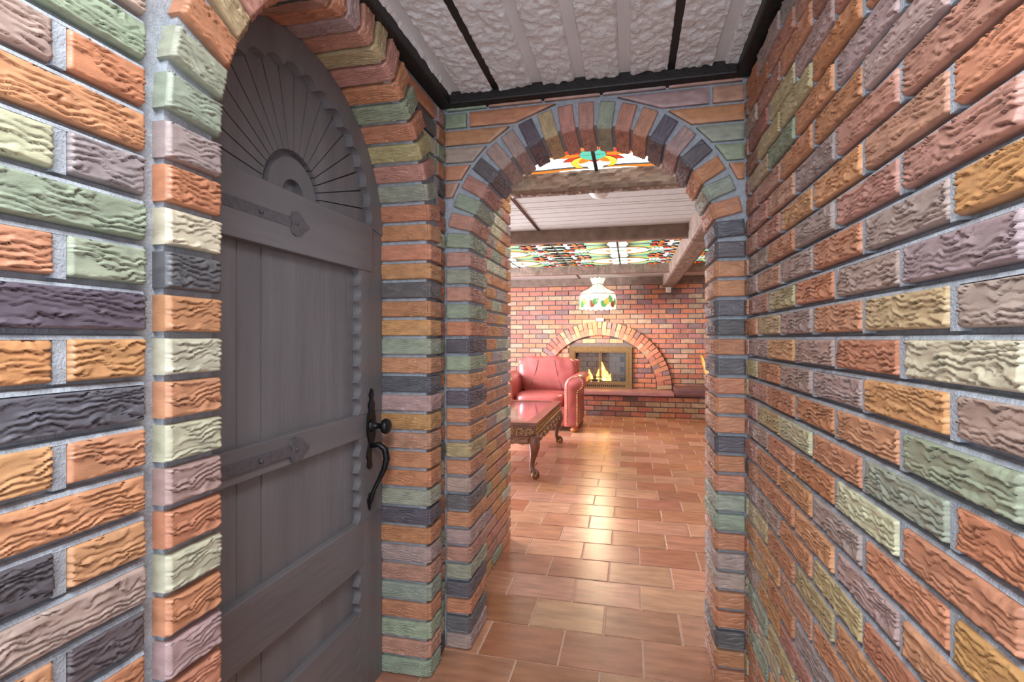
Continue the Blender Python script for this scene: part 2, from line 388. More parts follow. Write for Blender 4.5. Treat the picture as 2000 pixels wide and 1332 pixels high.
# filling above the voussoirs (between surround and trim)
for k in range(25, 31):
    z = Z0 + PITCH * k
    for side in (-1, 1):
        zb, zt = z, z + BH
        hb = math.sqrt(max(0.0, (rout + 0.014) ** 2 - (zb - DZ) ** 2)); ht = math.sqrt(max(0.0, (rout + 0.014) ** 2 - (zt - DZ) ** 2))
        if side < 0:
            x0, xb, xt = 0.635, DYC - hb, DYC - ht
            if xb - x0 < 0.03: continue
            q = [(x0, zb), (xb, zb), (xt, zt), (x0, zt)]
        else:
            x1, xb, xt = 1.80, DYC + hb, DYC + ht
            if x1 - xb < 0.03: continue
            q = [(xb, zb), (x1, zb), (x1, zt), (xt, zt)]
        obj('brick', quad_brick(q, 0.03, k + side, lw_axes, fun='bark', amp=0.004), wl, col=jit(random.choice(RCX), 6))
LEDGE['L'].build('mortar_joint', 'mortar', wl)
# surround: jamb bricks and ring of arch bricks
SUR = [brick_mesh(0.105, BH + 0.002, 0.205, 40 + s, ('bark', 0.0082), ('bark', 0.0078)) for s in range(7)]
def ring_brick(parent, meshes, base, inner_pt, ang, half, col, tilt=1.0):
    """base: matrix of the wall; brick whose +X side touches inner_pt and points along ang"""
    Mx = base @ Matrix.Translation(Vector((inner_pt[0], 0, inner_pt[1]))) @ Matrix.Rotation(ang, 4, 'Y') @ Matrix.Translation(Vector((-half, 0, 0)))
    o = obj('brick', random.choice(meshes), parent, col=col); o.matrix_local = Mx; return o
baseL = Matrix.Translation(Vector((XS, 0, 0))) @ Matrix.Rotation(PI / 2, 4, 'Z')
NJ = [MV, O1, GR, O1, BN, O2, MG, O1, MV, O1, CM, O1, MV, CM, O1, CM, O1, CM, O1, CH, CM, O1, MG, O1, GR]
nearcols = {17: CM, 16: O1, 15: CM, 14: MV, 13: O1, 12: CM, 11: O1, 10: MV, 9: O1, 8: GR, 7: O1, 6: CM, 5: MV, 4: O1, 3: GR, 2: O1, 1: MV, 0: O1, 18: O1, 19: CH, 20: CM, 21: O1, 22: MG}
farcols = {22: O1, 21: O1, 20: GD, 19: O1, 18: O2, 17: DK}
FARL = [O1, O2, CH, O1, O2, GR, O1, CH, MV, O2, RD, O1, O1, GR, CH, O1, MV, RD, GR, O1, GR, RD, GR, O1, MV]
kk = 23
for k in range(23):
    z = Z0 + PITCH * k + BH / 2
    ring_brick(wl, SUR, baseL, (DY0, z), 0, 0.0525, jit(nearcols[k], 6))
    ring_brick(wl, SUR, baseL, (DY1, z), PI, 0.0525, jit(FARL[22 - k], 6))
zt = Z0 + PITCH * 23 - 0.004
nv = int(round((PI * DR) / 0.0672))
VC = [GR, GR, O1, TN, RD, O1, MV, CH, RD, O1, MV, RD, TN, RD, O1, GR, O1, TN, RD, GR, O1, O1]
for i in range(nv):
    t = PI * (i + 0.5) / nv
    ring_brick(wl, SUR, baseL, (DYC - DR * math.cos(t), zt + 0.0 + DR * math.sin(t)), t, 0.0525, jit(VC[i % len(VC)], 6))

mb = MB()
q = [(DY0 + 0.004, 0.0), (DY0 + 0.004, zt)] ; 
inn = [(DYC - (DR - 0.004) * math.cos(PI * i / 40), zt + (DR - 0.004) * math.sin(PI * i / 40)) for i in range(41)]
out = [(DYC - (DR + 0.098) * math.cos(PI * i / 40), zt + (DR + 0.098) * math.sin(PI * i / 40)) for i in range(41)]
inn = [(DYC - DR - 0.004, 0.0)] + [(DYC - (DR + 0.004) * math.cos(PI * i / 40), zt + (DR + 0.004) * math.sin(PI * i / 40)) for i in range(41)] + [(DYC + DR + 0.004, 0.0)]
out = [(DYC - DR - 0.098, 0.0)] + out + [(DYC + DR + 0.098, 0.0)]
mb.strip(inn, out, XL - 0.01, XS - 0.010, 'yz').build('mortar_band', 'mortar', wl)

# ------------------------------------------------------------------ right wall
wr = MB().box(XR, XR + 0.16, -1.0, YA + 0.02, 0, 2.3).build('wall_right', 'mortar')
tag(wr, 'long rustic brick wall in orange, mauve and cream facing the door', 'wall', kind='structure')
RC = [O1, O1, O1, O1, RD, RD, MV, MV, MV, O2, O2, TN, CM, GR, MG, RB]
RROW = {17: [RD, MV, O2, MV, O1], 18: [O1, TN, MV, O1, TN, MV], 19: [O1, RD, TN, O1, MV], 20: [MV, RD, MV, O1, MV, O2], 21: [RD, MV, O1, MV, RD], 22: [RD, RD, O2, O2, RD, O1],
        23: [RB, RD, RD, MV, RD], 24: [RD, RD, O1, O1, MV, RD], 25: [RB, TN, GR, O1, MV], 26: [RB, TN, TN, O1, O1, MV], 27: [RB, RB, TN, MV, RD], 16: [TN, O1, MV, MV, O2, MV], 15: [TN, RD, O1, O1, O1],
        14: [RD, TN, CM, O1, GR, O1], 13: [RD, MV, O1, O1, CM], 12: [RD, O1, O2, MV, O1, O2], 11: [CH, O1, O1, O2, MV], 10: [MV, MV, O1, TN, O1, O1]}
RSP = {(17, 0): O1, (17, 1): MV, (16, 0): MV, (16, 1): O1, (18, 0): MV, (18, 1): TN, (18, 2): O1, (14, 1): GR, (13, 0): CM, (15, 1): O1, (15, 2): MV}
LB = 0.2465; RJ = 0.018
# a joint at picture x=1505 in course 16 / 1529 in course 18
def ywall(u, X):
    xc = (u - 1000) / FPX; c, s = math.cos(YAW), math.sin(YAW); return X * (s * xc + c) / (c * xc - s)
j17 = ywall(1559, XRF); j18 = ywall(1529.6, XRF)
for k in range(31):
    z = Z0 + PITCH * k
    j0 = j17 if k % 2 else j18
    # joint positions
    n = 0; e = j0
    while e + LB < YAF: e += LB
    a1 = YAF - 0.004; a0 = e + RJ / 2
    idx = 0
    while a1 > 0.06:
        lay(wr, 'R', a0, a1, z, XRF, jit(RROW[k][idx] if k in RROW and idx < len(RROW[k]) else RC[int(abs(math.sin(k * 12.9898 + idx * 78.233) * 43758.5)) % len(RC)], 8))
        a1 = a0 - RJ; a0 = a1 - (LB - RJ); idx += 1

LEDGE['R'].build('mortar_joint', 'mortar', wr)

# ------------------------------------------------------------------ end wall with brick arch
ia = arch_curve(AXC, AZ, AA + 0.004, AB + 0.004)
wa = wall_with_arch('wall_end', XL - 0.02, XR + 0.02, 2.3, ia, YA, YB - 0.004, 'xz', 'mortar')
tag(wa, 'narrow end wall with a round brick archway opening to the den', 'wall', kind='structure')
ARC = [brick_mesh(0.090, BH, 0.232, 70 + s, ('wavy', 0.0030), ('bark', 0.0090)) for s in range(8)]
baseA = Matrix.Translation(Vector((0, YAF, 0)))
ALQ = [RD, GR, RD, GR, O1, CH, GR, O1, CH, O1, O1, TN, O1, MV, CH, O1, MV, RD, GR, CH, O1, CH, MV, MV]      # left pier, top to bottom
ARQ = [CH, O1, O1, CH, CH, O1, CH, O1, O1, O1, CH, O1, O1, GR, GR, O1, MV, MV, O1, O1, CH, O1, O1, CH, O1]
for k in range(23):
    z = Z0 + PITCH * k + BH / 2
    ring_brick(wa, ARC, baseA, (AX0, z), 0, 0.045, jit(ALQ[22 - k], 6))
    ring_brick(wa, ARC, baseA, (AX1, z), PI, 0.045, jit(ARQ[22 - k], 6))
VA = [GR, RD, GR, RD, CH, MV, MV, CH, TN, RD, RD, GR, RD, RD, CH, MV, CH, O1, GR, O1, CH]
nva = len(VA); zta = Z0 + PITCH * 23 - 0.004
def ell(t): return (AXC - AA * math.cos(t), zta + AB * math.sin(t))
ts = np.linspace(0, PI, 2001); pts = np.array([ell(t) for t in ts]); cl = np.concatenate([[0], np.cumsum(np.linalg.norm(np.diff(pts, axis=0), axis=1))])
for i in range(nva):
    t = float(np.interp(cl[-1] * (i + 0.5) / nva, cl, ts)); nx, nz = math.cos(t) / AA, -math.sin(t) / AB
    ring_brick(wa, ARC, baseA, ell(t), math.atan2(-nz, nx), 0.045, jit(VA[i], 6))
def wa_axes(a, d, z): return (a, YAF + d, z)
ao, bo = AA + 0.108, AB + 0.108
SPL = {23: [RD, RD], 24: [RD, O1], 25: [RD, RD], 26: [RD, O1], 27: [O1, GR], 28: [MV, GR], 29: [O1, O1], 30: [O1, MV], 31: [RD, RD]}
for k in range(23, 32):
    zb = Z0 + PITCH * k; ztp = min(zb + BH, ZT + 0.012)
    if zb > ZT: continue
    def hw(z): 
        q = 1 - ((z - zta) / bo) ** 2
        return ao * math.sqrt(q) if q > 0 else 0
    hb, ht = hw(zb), hw(ztp)
    L0, R0 = XLF + 0.008, XRF - 0.012
    if hb < 0.04:
        xs = [L0, L0 + 0.17, L0 + 0.385, L0 + 0.60, L0 + 0.83, R0]
        for i in range(5):
            if xs[i + 1] - xs[i] > 0.05:
                obj('brick', quad_brick([(xs[i] + .005, zb), (xs[i + 1] - .005, zb), (xs[i + 1] - .005, ztp), (xs[i] + .005, ztp)], 0.03, k + i, wa_axes), wa, col=jit([GR, RD, RD, MV, RD][i], 6))
        continue
    for side, (e0) in ((0, L0), (1, R0)):
        c0, c1 = (AXC - hb, AXC - ht) if side == 0 else (AXC + hb, AXC + ht)
        ln = abs(c0 - e0)
        if abs((c0 + c1) / 2 - e0) < 0.025: continue
        base = SPL[k][side]
        def add(q, col): obj('brick', quad_brick(q, 0.03, random.randint(0, 99), wa_axes), wa, col=jit(col, 6))
        split = (k % 2 == 0 and ln > 0.17)
        if side == 0:
            s0 = e0
            if split:
                add([(e0, zb), (e0 + 0.085, zb), (e0 + 0.085, ztp), (e0, ztp)], GR); s0 = e0 + 0.098
            add([(s0, zb), (c0, zb), (c1, ztp), (s0, ztp)], base)
        else:
            s0 = e0
            if split:
                add([(e0 - 0.10, zb), (e0, zb), (e0, ztp), (e0 - 0.10, ztp)], RD); s0 = e0 - 0.113
            add([(c0, zb), (s0, zb), (s0, ztp), (c1, ztp)], base)

# ------------------------------------------------------------------ passage walls beyond the arch, room shell
YP = 3.0
wp = MB().box(XL - 0.2, XL, YB - 0.004, YP, 0, 2.3).build('wall_passage', 'mortar')
tag(wp, 'short brick side wall just past the archway', 'wall', kind='structure')
PC = [O1, O2, O1, MV, GR, CM, RD, O2, O1, MG]
PM = [brick_mesh(0.205, BH, 0.03, 90 + s, ('bark', 0.0065)) for s in range(5)]
for k in range(31):
    z = Z0 + PITCH * k; a1 = YP + 0.004; L = 0.105 if k % 2 else 0.205
    while a1 > YB + 0.02:
        a0 = max(YB + 0.004, a1 - L)
        if a1 - a0 > 0.02:
            obj('brick', random.choice(PM), wp, (XLF, (a0 + a1) / 2, z + BH / 2), (0, 0, PI / 2), ((a1 - a0) / 0.205, 1, 1), jit(random.choice(PC), 8))
        a1 = a0 - 0.010; L = 0.205
w2 = MB().box(XR + 0.02, XR + 0.2, YB - 0.004, YP, 0, 2.3).build('wall_passage_right', 'mortar'); tag(w2, 'plain mortar flank wall behind the right pier of the archway', 'wall', kind='structure')
w3 = MB().box(-3.8, XL - 0.2, YP - 0.15, YP, 0, 2.3).build('wall_front_left', 'plaster'); tag(w3, 'den wall to the left of the passage mouth', 'wall', kind='structure')
w4 = MB().box(XR + 0.2, 3.2, YP - 0.15, YP, 0, 2.3).build('wall_front_right', 'plaster'); tag(w4, 'den wall to the right of the passage mouth', 'wall', kind='structure')
w5 = MB().box(3.2, 3.35, YP - 0.15, 8.8, 0, 2.3).build('wall_room_right', 'plaster'); tag(w5, 'right side wall of the den', 'wall', kind='structure')
wd = MB().box(-3.55, -3.4, YP, 4.4, 0, 2.3).box(-3.55, -3.4, 6.8, 8.8, 0, 2.3).box(-3.55, -3.4, 4.4, 6.8, 0, 0.6).box(-3.55, -3.4, 4.4, 6.8, 2.05, 2.3).build('wall_room_left', 'plaster')
tag(wd, 'left side wall of the den with a wide window', 'wall', kind='structure')
win = thing('window_1', 'wide white framed window in the left den wall', 'window', (-3.47, 5.6, 0.6), kind='structure')
f = MB()
for y in (-1.19, -0.4, 0.4, 1.15): f.box(-0.03, 0.03, y, y + 0.04, 0.0, 1.45)
f.box(-0.03, 0.03, -1.2, 1.2, 0, 0.05).box(-0.03, 0.03, -1.2, 1.2, 1.40, 1.45).build('window_frame', 'white', win)

# ------------------------------------------------------------------ ceiling of the hall
chl = MB().box(XL - 0.2, XR + 0.15, -1.0, YB, ZC + 0.02, ZC + 0.12).build('ceiling_hall', 'panelstrip')
tag(chl, 'grey suspended ceiling of stippled panels above the entry hall', 'ceiling', kind='structure')
TB = [-1.113, -0.489, 0.135, 0.759]
nzr = np.random.RandomState(3)
for i in range(3):
    x0, x1 = max(TB[i] + 0.008, XLF - 0.005), min(TB[i + 1] - 0.008, XRF + 0.005)
    for (y0, y1) in ((-0.62, 0.615), (0.625, YAF - 0.012)):
        pan = MB().box(x0, x1, y0, y1, ZC + 0.004, ZC + 0.018).build('panel', 'panelstrip', chl)
        # raised stippled bands between smooth strips, strips every 0.156 m
        g = [TB[i] + 0.156 * q for q in range(0, 5)]
        edges = []
        for q in range(4):
            a = g[q] + (0.0 if q == 0 else 0.017); b_ = g[q + 1] - (0.0 if q == 3 else 0.017)
            a, b_ = max(a, x0), min(b_, x1)
            if b_ - a < 0.02: continue
            nx, ny = max(3, int((b_ - a) / 0.005)), int((y1 - y0) / 0.007)
            X, Y = np.meshgrid(np.linspace(a, b_, nx + 1), np.linspace(y0, y1, ny + 1))
            h = 0.009 * vn(X / 0.011, Y / 0.015, 1) + 0.006 * vn(X / 0.026, Y / 0.026, 3)
            h[:, 0] = h[:, -1] = -0.004; h[0] = h[-1] = 0.0
            V = np.stack([X, Y, ZC - h], -1).reshape(-1, 3).tolist()
            Fc = [(r_ * (nx + 1) + c, (r_ + 1) * (nx + 1) + c, (r_ + 1) * (nx + 1) + c + 1, r_ * (nx + 1) + c + 1) for r_ in range(ny) for c in range(nx)]
            obj('stippled_band', mesh('stippled_band', V, Fc, True, ['panel']), pan)
for x in TB[1:3]:
    t = MB().box(x - 0.0125, x + 0.0125, -1.0, YAF - 0.01, ZC - 0.006, ZC + 0.002).build('trim_grid_bar', 'tbar', chl)
tr1 = MB().bbox(XL - 0.005, XL + 0.050, -1.0, YAF, ZT, ZC + 0.01, 0.006).build('trim_1', 'trim'); tag(tr1, 'black wooden ceiling moulding above the arched door', 'moulding', kind='structure')
tr2 = MB().bbox(XR - 0.050, XR + 0.006, -1.0, YAF, ZT, ZC + 0.01, 0.006).build('trim_2', 'trim'); tag(tr2, 'black wooden ceiling moulding along the long brick wall', 'moulding', kind='structure')
tr3 = MB().bbox(XL + 0.048, XR - 0.048, YA - 0.055, YA + 0.006, ZT, ZC + 0.01, 0.006).build('trim_3', 'trim'); tag(tr3, 'black wooden ceiling moulding over the brick archway', 'moulding', kind='structure')

# ------------------------------------------------------------------ the door
door = thing('door_1', 'dark painted plank door with sunburst arched top and iron hardware', 'door', (-0.9, DYC, 0), kind='structure')
XB, XF = 0.005, 0.027                                # board face and rail face, local x
cas = MB().box(-0.06, -0.035, -0.56, 0.56, 0, 2.12).build('door_casing', 'paint', door)
ys = [-0.464, -0.335, -0.208, -0.126, 0.129, 0.31, 0.464]
for i in range(6):
    MB().bbox(-0.03, XB + random.uniform(-.001, .001), ys[i] + 0.0012, ys[i + 1] - 0.0012, 0.012, 1.48, 0.002).build('plank', 'paint', door)
# rails
for z0, z1, x1 in ((1.430, 1.588, XF + 0.004), (0.869, 0.949, XF), (0.439, 0.592, XF), (0.02, 0.294, XF)):
    MB().bbox(XB - 0.01, x1, -0.462, 0.392 if z0 > 1.3 else 0.335, z0, z1, 0.003).build('rail', 'paintrail', door)
# stiles with scalloped inner edge
def sc(f, A=0.020): f = f - math.floor(f); return A * (2 * f - 1) ** 2
for s in (-1, 1):
    for z0, z1, ph in ((0.0, 0.439, 0), (0.592, 0.869, 0), (0.949, 1.430, 0)):
        n = max(4, int(round((z1 - z0) / 0.052))) * 8
        A_ = []; B_ = []
        for i in range(n + 1):
            z = z0 + (z1 - z0) * i / n
            A_.append((s * (0.318 - sc(i / 8.0)), z)); B_.append((s * 0.464, z))
        MB().strip(A_, B_, XB - 0.01, XF + 0.001).build('scalloped_stile', 'paint', door)
    for z0, z1 in ((0.439, 0.592), (0.869, 0.949), (1.430, 1.585)):
        MB().box(XB - 0.01, XF - 0.0015, s * 0.33 if s > 0 else -0.464, 0.464 if s > 0 else s * 0.33, z0, z1).build('stile_block', 'paint', door)
# arched head: recessed sunburst board, frame ring, half ring rosette
zc = 1.588; n = 96
A_ = []; B_ = []
for i in range(n + 1):
    t = PI * i / n; o_ = 1 - sc(i / 6.0, 0.055)
    A_.append((-0.392 * o_ * math.cos(t), zc + 0.345 * o_ * math.sin(t))); B_.append((-0.466 * math.cos(t), zc - 0.02 + 0.440 * math.sin(t)))
MB().strip(A_, B_, XB - 0.012, XF + 0.003).build('arched_frame', 'paint', door)
# sunburst wedges
nw = 18
for i in range(nw):
    t0, t1 = PI * i / nw + 0.006, PI * (i + 1) / nw - 0.006
    q = []
    for t in np.linspace(t0, t1, 4): q.append((-0.40 * math.cos(t), zc + 0.36 * math.sin(t)))
    g0, g1 = PI * i / nw + 0.012, PI * (i + 1) / nw - 0.012
    for t in np.linspace(g1, g0, 4): q.append((-0.123 * math.cos(t), zc + 0.123 * math.sin(t)))
    MB().prism(q, XB - 0.02, XB).build('sunburst_ray', 'paint', door)
MB().prism(arch_curve(0, zc - 0.01, 0.41, 0.38, 30), XB - 0.038, XB - 0.018).build('head_board', 'paint', door)
MB().strip(arch_curve(0, zc, 0.046, 0.046, 20), arch_curve(0, zc, 0.103, 0.103, 20), XB - 0.02, XB - 0.001).build('half_ring', 'paint', door)
# strap hinges with spade ends
for z in (1.507, 0.905):
    h = MB().bbox(XF, XF + 0.005, -0.462, -0.04, z - 0.014, z + 0.014, 0.002).build('hinge_strap', 'strapiron', door)
    q = [(0.055, 0.0), (0.035, 0.010), (0.015, 0.027), (-0.005, 0.034), (-0.022, 0.028), (-0.028, 0.014), (-0.022, 0.0)]
    q = q + [(a, -b_) for a, b_ in q[-2:0:-1]]
    MB().prism([(a - 0.022, z + b_) for a, b_ in q], XF, XF + 0.007).build('hinge_spade', 'strapiron', h)
    for y in (-0.025, -0.16, -0.33):
        MB().lathe([(0.0, 0.0), (0.006, 0.0), (0.005, 0.004), (0.0, 0.005)], 10, (XF + 0.005, y, z), 'x').build('screw', 'strapiron', h, True)
# handle set
hs = MB().prism([(0.38 + a, b_) for a, b_ in [(0, 1.03), (0.013, 1.01), (0.006, 0.993), (0.019, 0.978), (0.016, 0.955), (0.024, 0.93), (0.028, 0.90), (0.023, 0.865), (0.012, 0.84), (0.006, 0.825),
      (-0.006, 0.825), (-0.012, 0.84), (-0.023, 0.865), (-0.028, 0.90), (-0.024, 0.93), (-0.016, 0.955), (-0.019, 0.978), (-0.006, 0.993), (-0.013, 1.01)]], XF, XF + 0.008).build('knob_plate', 'iron', door)
MB().lathe([(0, 0.075), (0.012, 0.075), (0.022, 0.070), (0.027, 0.060), (0.024, 0.050), (0.010, 0.043), (0.009, 0.03), (0.012, 0.02), (0.020, 0.014), (0.023, 0.006), (0.023, 0)], 20, (XF, 0.38, 0.902), 'x').build('knob', 'iron', hs, True)
hp = MB().prism([(0.365 + a, b_) for a, b_ in [(0, 0.845), (0.016, 0.815), (0.012, 0.79), (0.018, 0.765), (0.004, 0.755), (-0.012, 0.765), (-0.008, 0.79), (-0.016, 0.80), (-0.012, 0.82)]], XF, XF + 0.007).build('latch_plate', 'iron', door)
MB().tube([(XF + 0.004, 0.38, 0.832), (XF + 0.03, 0.384, 0.838), (XF + 0.052, 0.387, 0.822), (XF + 0.058, 0.388, 0.79), (XF + 0.050, 0.386, 0.755), (XF + 0.034, 0.381, 0.72), (XF + 0.018, 0.374, 0.685), (XF + 0.010, 0.37, 0.655), (XF + 0.004, 0.369, 0.64)],
          [0.008, 0.010, 0.012, 0.012, 0.010, 0.008, 0.007, 0.009, 0.007], 10).build('pull_handle', 'iron', door, True)
MB().prism([(0.369 + a, b_) for a, b_ in [(0, 0.675), (0.013, 0.655), (0.011, 0.64), (0, 0.615), (-0.011, 0.64), (-0.013, 0.655)]], XF, XF + 0.007).build('handle_foot', 'iron', door)
MB().box(-0.03, 0.0, 0.467, 0.473, 0.0, 1.5).build('weatherstrip', 'cream', door)

# ------------------------------------------------------------------ den ceiling
ZD = 2.19
cr = MB().box(-3.4, 3.2, YB - 0.004, 8.8, ZD + 0.03, ZD + 0.12).build('ceiling_room', 'roompanel')
tag(cr, 'white grooved ceiling panels of the den between dark beams', 'ceiling', kind='structure')
TX = [-3.543, -2.861, -2.179, -1.497, -0.815, -0.135, 0.545, 1.225, 1.905, 2.585, 3.265]
def white_panel(x0, x1, y0, y1):
    mb = MB(); y = y0; w_ = 0.14
    while y < y1 - 0.02:
        e = min(y + w_, y1); mb.bbox(x0 + 0.006, x1 - 0.006, y + 0.004, e - 0.004, ZD, ZD + 0.04, 0.006); y = e
    mb.build('panel', 'roompanel', cr)
for i in range(0, len(TX) - 2, 2):
    x0, x1 = max(TX[i], -3.4), min(TX[i + 2], 3.2)
    if x1 > -2.9 and x0 < 2.0:
        white_panel(x0, x1, 3.1, 3.86); white_panel(x0, x1, 3.86, 4.62); white_panel(x0, x1, 6.95, 7.7); white_panel(x0, x1, 7.7, 8.5)
for x in TX[1:-1]:
    if abs((x + 0.815) / 1.36 - round((x + 0.815) / 1.36)) < 0.1:
        MB().box(x - 0.011, x + 0.011, 3.05, 4.62, ZD - 0.006, ZD + 0.004).box(x - 0.011, x + 0.011, 6.95, 8.5, ZD - 0.006, ZD + 0.004).build('trim_grid_bar', 'tbar', cr)
    MB().box(x - 0.009, x + 0.009, 4.62, 6.95, ZD - 0.008, ZD + 0.004).build('trim_grid_bar', 'lead', cr)

# stained glass panels
def piece(name, parent, pts, col, z=-0.004, lead=0.0022):
    P = [Vector((p[0], p[1])) for p in pts]; c = sum(P, Vector((0, 0))) / len(P); k = len(P); I = []
    for p in P:
        d = p - c; l = d.length or 1e-4; I.append(c + d * max(0.2, 1 - lead / l))
    V = [(p.x, p.y, z) for p in P] + [(p.x, p.y, z - 0.001) for p in I] + [(p.x, p.y, 0.0) for p in P]
    F = [(i, (i + 1) % k, k + (i + 1) % k, k + i) for i in range(k)] + [tuple(k + i for i in range(k))] + [(2 * k + i, 2 * k + (i + 1) % k, (i + 1) % k, i) for i in range(k)]
    me = mesh(name, V, F, False, ['lead', col], [0] * k + [1] + [0] * k)
    bm = bmesh.new(); bm.from_mesh(me); bmesh.ops.recalc_face_normals(bm, faces=bm.faces[:]); bm.to_mesh(me); bm.free()
    return obj(name, me, parent)
def oval(cx, cy, rx, ry, a0=0, a1=360, n=20): return [(cx + rx * math.cos(R(a0 + (a1 - a0) * i / n)), cy + ry * math.sin(R(a0 + (a1 - a0) * i / n))) for i in range(n + (0 if a1 - a0 == 360 else 1))]
def crescent(cx, cy, r1, a0, a1, th, n=12, ry=1.0):
    o_ = [(cx + r1 * math.cos(R(a0 + (a1 - a0) * i / n)), cy + ry * r1 * math.sin(R(a0 + (a1 - a0) * i / n))) for i in range(n + 1)]
    i_ = [(cx + (r1 - th * math.sin(PI * i / n)) * math.cos(R(a0 + (a1 - a0) * i / n)), cy + ry * (r1 - th * math.sin(PI * i / n)) * math.sin(R(a0 + (a1 - a0) * i / n))) for i in range(n - 1, 0, -1)]
    return o_ + i_
def stroke(pts, w0):
    pts = [Vector(p) for p in pts]; A_ = []; B_ = []; k = len(pts)
    for i in range(k):
        t = (pts[min(i + 1, k - 1)] - pts[max(i - 1, 0)]).normalized(); nrm = Vector((-t.y, t.x)); ww = w0 * (0.12 + 0.88 * math.sin(PI * i / (k - 1)))
        A_.append(tuple(pts[i] + nrm * ww)); B_.append(tuple(pts[i] - nrm * ww))
    return A_ + B_[::-1]
PWX, PWY = 0.68, 0.765
def motif_a():
    L = []; cy = PWY / 2
    for k, c in enumerate(['glass_green', 'glass_mint', 'glass_teal', 'glass_yellow', 'glass_green', 'glass_orange']):
        r0 = 0.46 - 0.042 * k
        for sgn in (1, -1):
            L.append((stroke([(PWX - 0.05 - r0 * 1.05 * math.cos(R(a)), cy + sgn * r0 * 0.92 * math.sin(R(a))) for a in range(10, 85, 6)], 0.0235), c))
    L.append((oval(PWX, cy, 0.33, 0.20, 90, 270, 18), 'glass_white'))
    L.append((crescent(PWX, cy, 0.145, 95, 265, 0.05, ry=0.9), 'glass_orange')); L.append((oval(PWX, cy, 0.07, 0.075, 90, 270, 10), 'glass_mint'))
    L.append((crescent(PWX - 0.19, cy + 0.035, 0.085, 20, 170, 0.05), 'glass_mint')); L.append((crescent(PWX - 0.19, cy - 0.035, 0.085, 190, 340, 0.05), 'glass_orange'))
    for fx, fy in ((0.10, cy + 0.16), (0.13, cy - 0.13), (0.26, cy + 0.30), (0.27, cy - 0.31)):
        for q in range(5):
            a = q * 72 + 15; L.append((stroke([(fx + r_ * math.cos(R(a + r_ * 300)), fy + r_ * math.sin(R(a + r_ * 300))) for r_ in np.linspace(0.012, 0.095, 6)], 0.024), 'glass_red' if q % 2 == 0 else 'glass_orange'))
    for q in range(4): L.append((crescent(0.06, 0.1 + q * 0.19, 0.07, 200, 340, 0.03), ['glass_teal', 'glass_yellow', 'glass_green', 'glass_yellow'][q]))
    return L
def motif_b():
    L = []; cy = PWY * 0.70
    for a, l, c in ((95, 0.13, 'glass_red'), (120, 0.17, 'glass_orange'), (150, 0.20, 'glass_red'), (178, 0.24, 'glass_orange'), (205, 0.22, 'glass_red'), (235, 0.17, 'glass_orange'), (262, 0.15, 'glass_red')):
        L.append((stroke([(PWX + r_ * math.cos(R(a)), cy + 0.8 * r_ * math.sin(R(a))) for r_ in np.linspace(0.05, l, 6)], 0.028), c))
    L.append((crescent(PWX - 0.03, cy + 0.105, 0.105, 95, 275, 0.045, ry=0.85), 'glass_yellow'))
    L.append((oval(PWX, cy, 0.075, 0.07, 90, 270, 14), 'glass_teal'))
    L.append((stroke([(PWX - 0.07 + 0.07 * i / 5, cy) for i in range(6)], 0.002), 'lead'))
    for k, c in enumerate(['glass_pale', 'glass_pale', 'glass_orange', 'glass_teal']):
        L.append((stroke([(PWX - 0.30 - 0.07 * k + 0.08 * math.sin(i * 0.6 + k), 0.06 + i * 0.075) for i in range(9)], 0.014), c))
    L.append((stroke([(0.05 + 0.065 * i, PWY - 0.05 - 0.01 * math.sin(i)) for i in range(10)], 0.018), 'glass_orange'))
    L.append((stroke([(0.16 + 0.03 * i, PWY - 0.055) for i in range(6)], 0.022), 'glass_teal'))
    L.append((stroke([(0.05 + 0.06 * i, 0.05) for i in range(10)], 0.018), 'glass_green'))
    return L
PROTO = {}
def glass_panel(kind, x0, y0, mirror, label, group, sx=1.0, sy=1.0):
    r_ = thing('stained_glass_panel', label, 'stained glass', (x0 + (PWX * sx if mirror else 0), y0, ZD), 0, group)
    sgn = -1 if mirror else 1
    r_.scale = (sgn * sx, sy, 1)
    if kind not in PROTO:
        P = []
        me = MB().box(0.006, PWX - 0.006, 0.006, PWY - 0.006, -0.0005, 0.012); base = mesh('diffuser', me.v, me.f, False, ['glass_white' if kind == 'b' else 'glass_pale'])
        P.append(('diffuser', base))
        for j, (pts, c) in enumerate(motif_a() if kind == 'a' else motif_b()):
            pts = [(min(max(x, 0.008), PWX - 0.008), min(max(y, 0.008), PWY - 0.008)) for x, y in pts]
            o = piece('glass_piece', None, pts, c, z=-0.003 - 0.0004 * j); P.append(('glass_piece', o.data)); bpy.data.objects.remove(o)
        PROTO[kind] = P
    for nme, me in PROTO[kind]:
        obj(nme, me, r_)
    return r_
gi = 0
for iy, y0 in enumerate((4.70, 5.45, 6.19)):
    for ix in range(2, 8):
        mir = (ix % 2 == 0)
        mir = ix in (1, 3, 5, 7, 9)
        glass_panel('a', TX[ix], y0, mir, 'green and red swirled stained glass ceiling panel ' + ('bordering the white panels', 'in the middle row of glass', 'bordering the fireplace side crossbeam')[iy], ('swirl panels by the white panels', 'middle row of swirl panels', 'swirl panels by the fireplace crossbeam')[iy], 1.0, 0.745 / PWY)
for ix, (x0, mir, lb) in enumerate(((-0.875, False, 'half of a teal sun in bright ceiling glass, touching the passage side wall'),
                                    (-0.195, True, 'half of a teal sun in bright ceiling glass, away from the passage side wall'))):
    glass_panel('b', x0, YB + 0.01, mir, lb, None, 1.0 if not mir else 0.92, (3.03 - YB - 0.01) / PWY)
MB().box(-0.205, -0.185, YB, 3.03, ZD - 0.008, ZD + 0.01).build('trim_grid_bar', 'lead', cr)

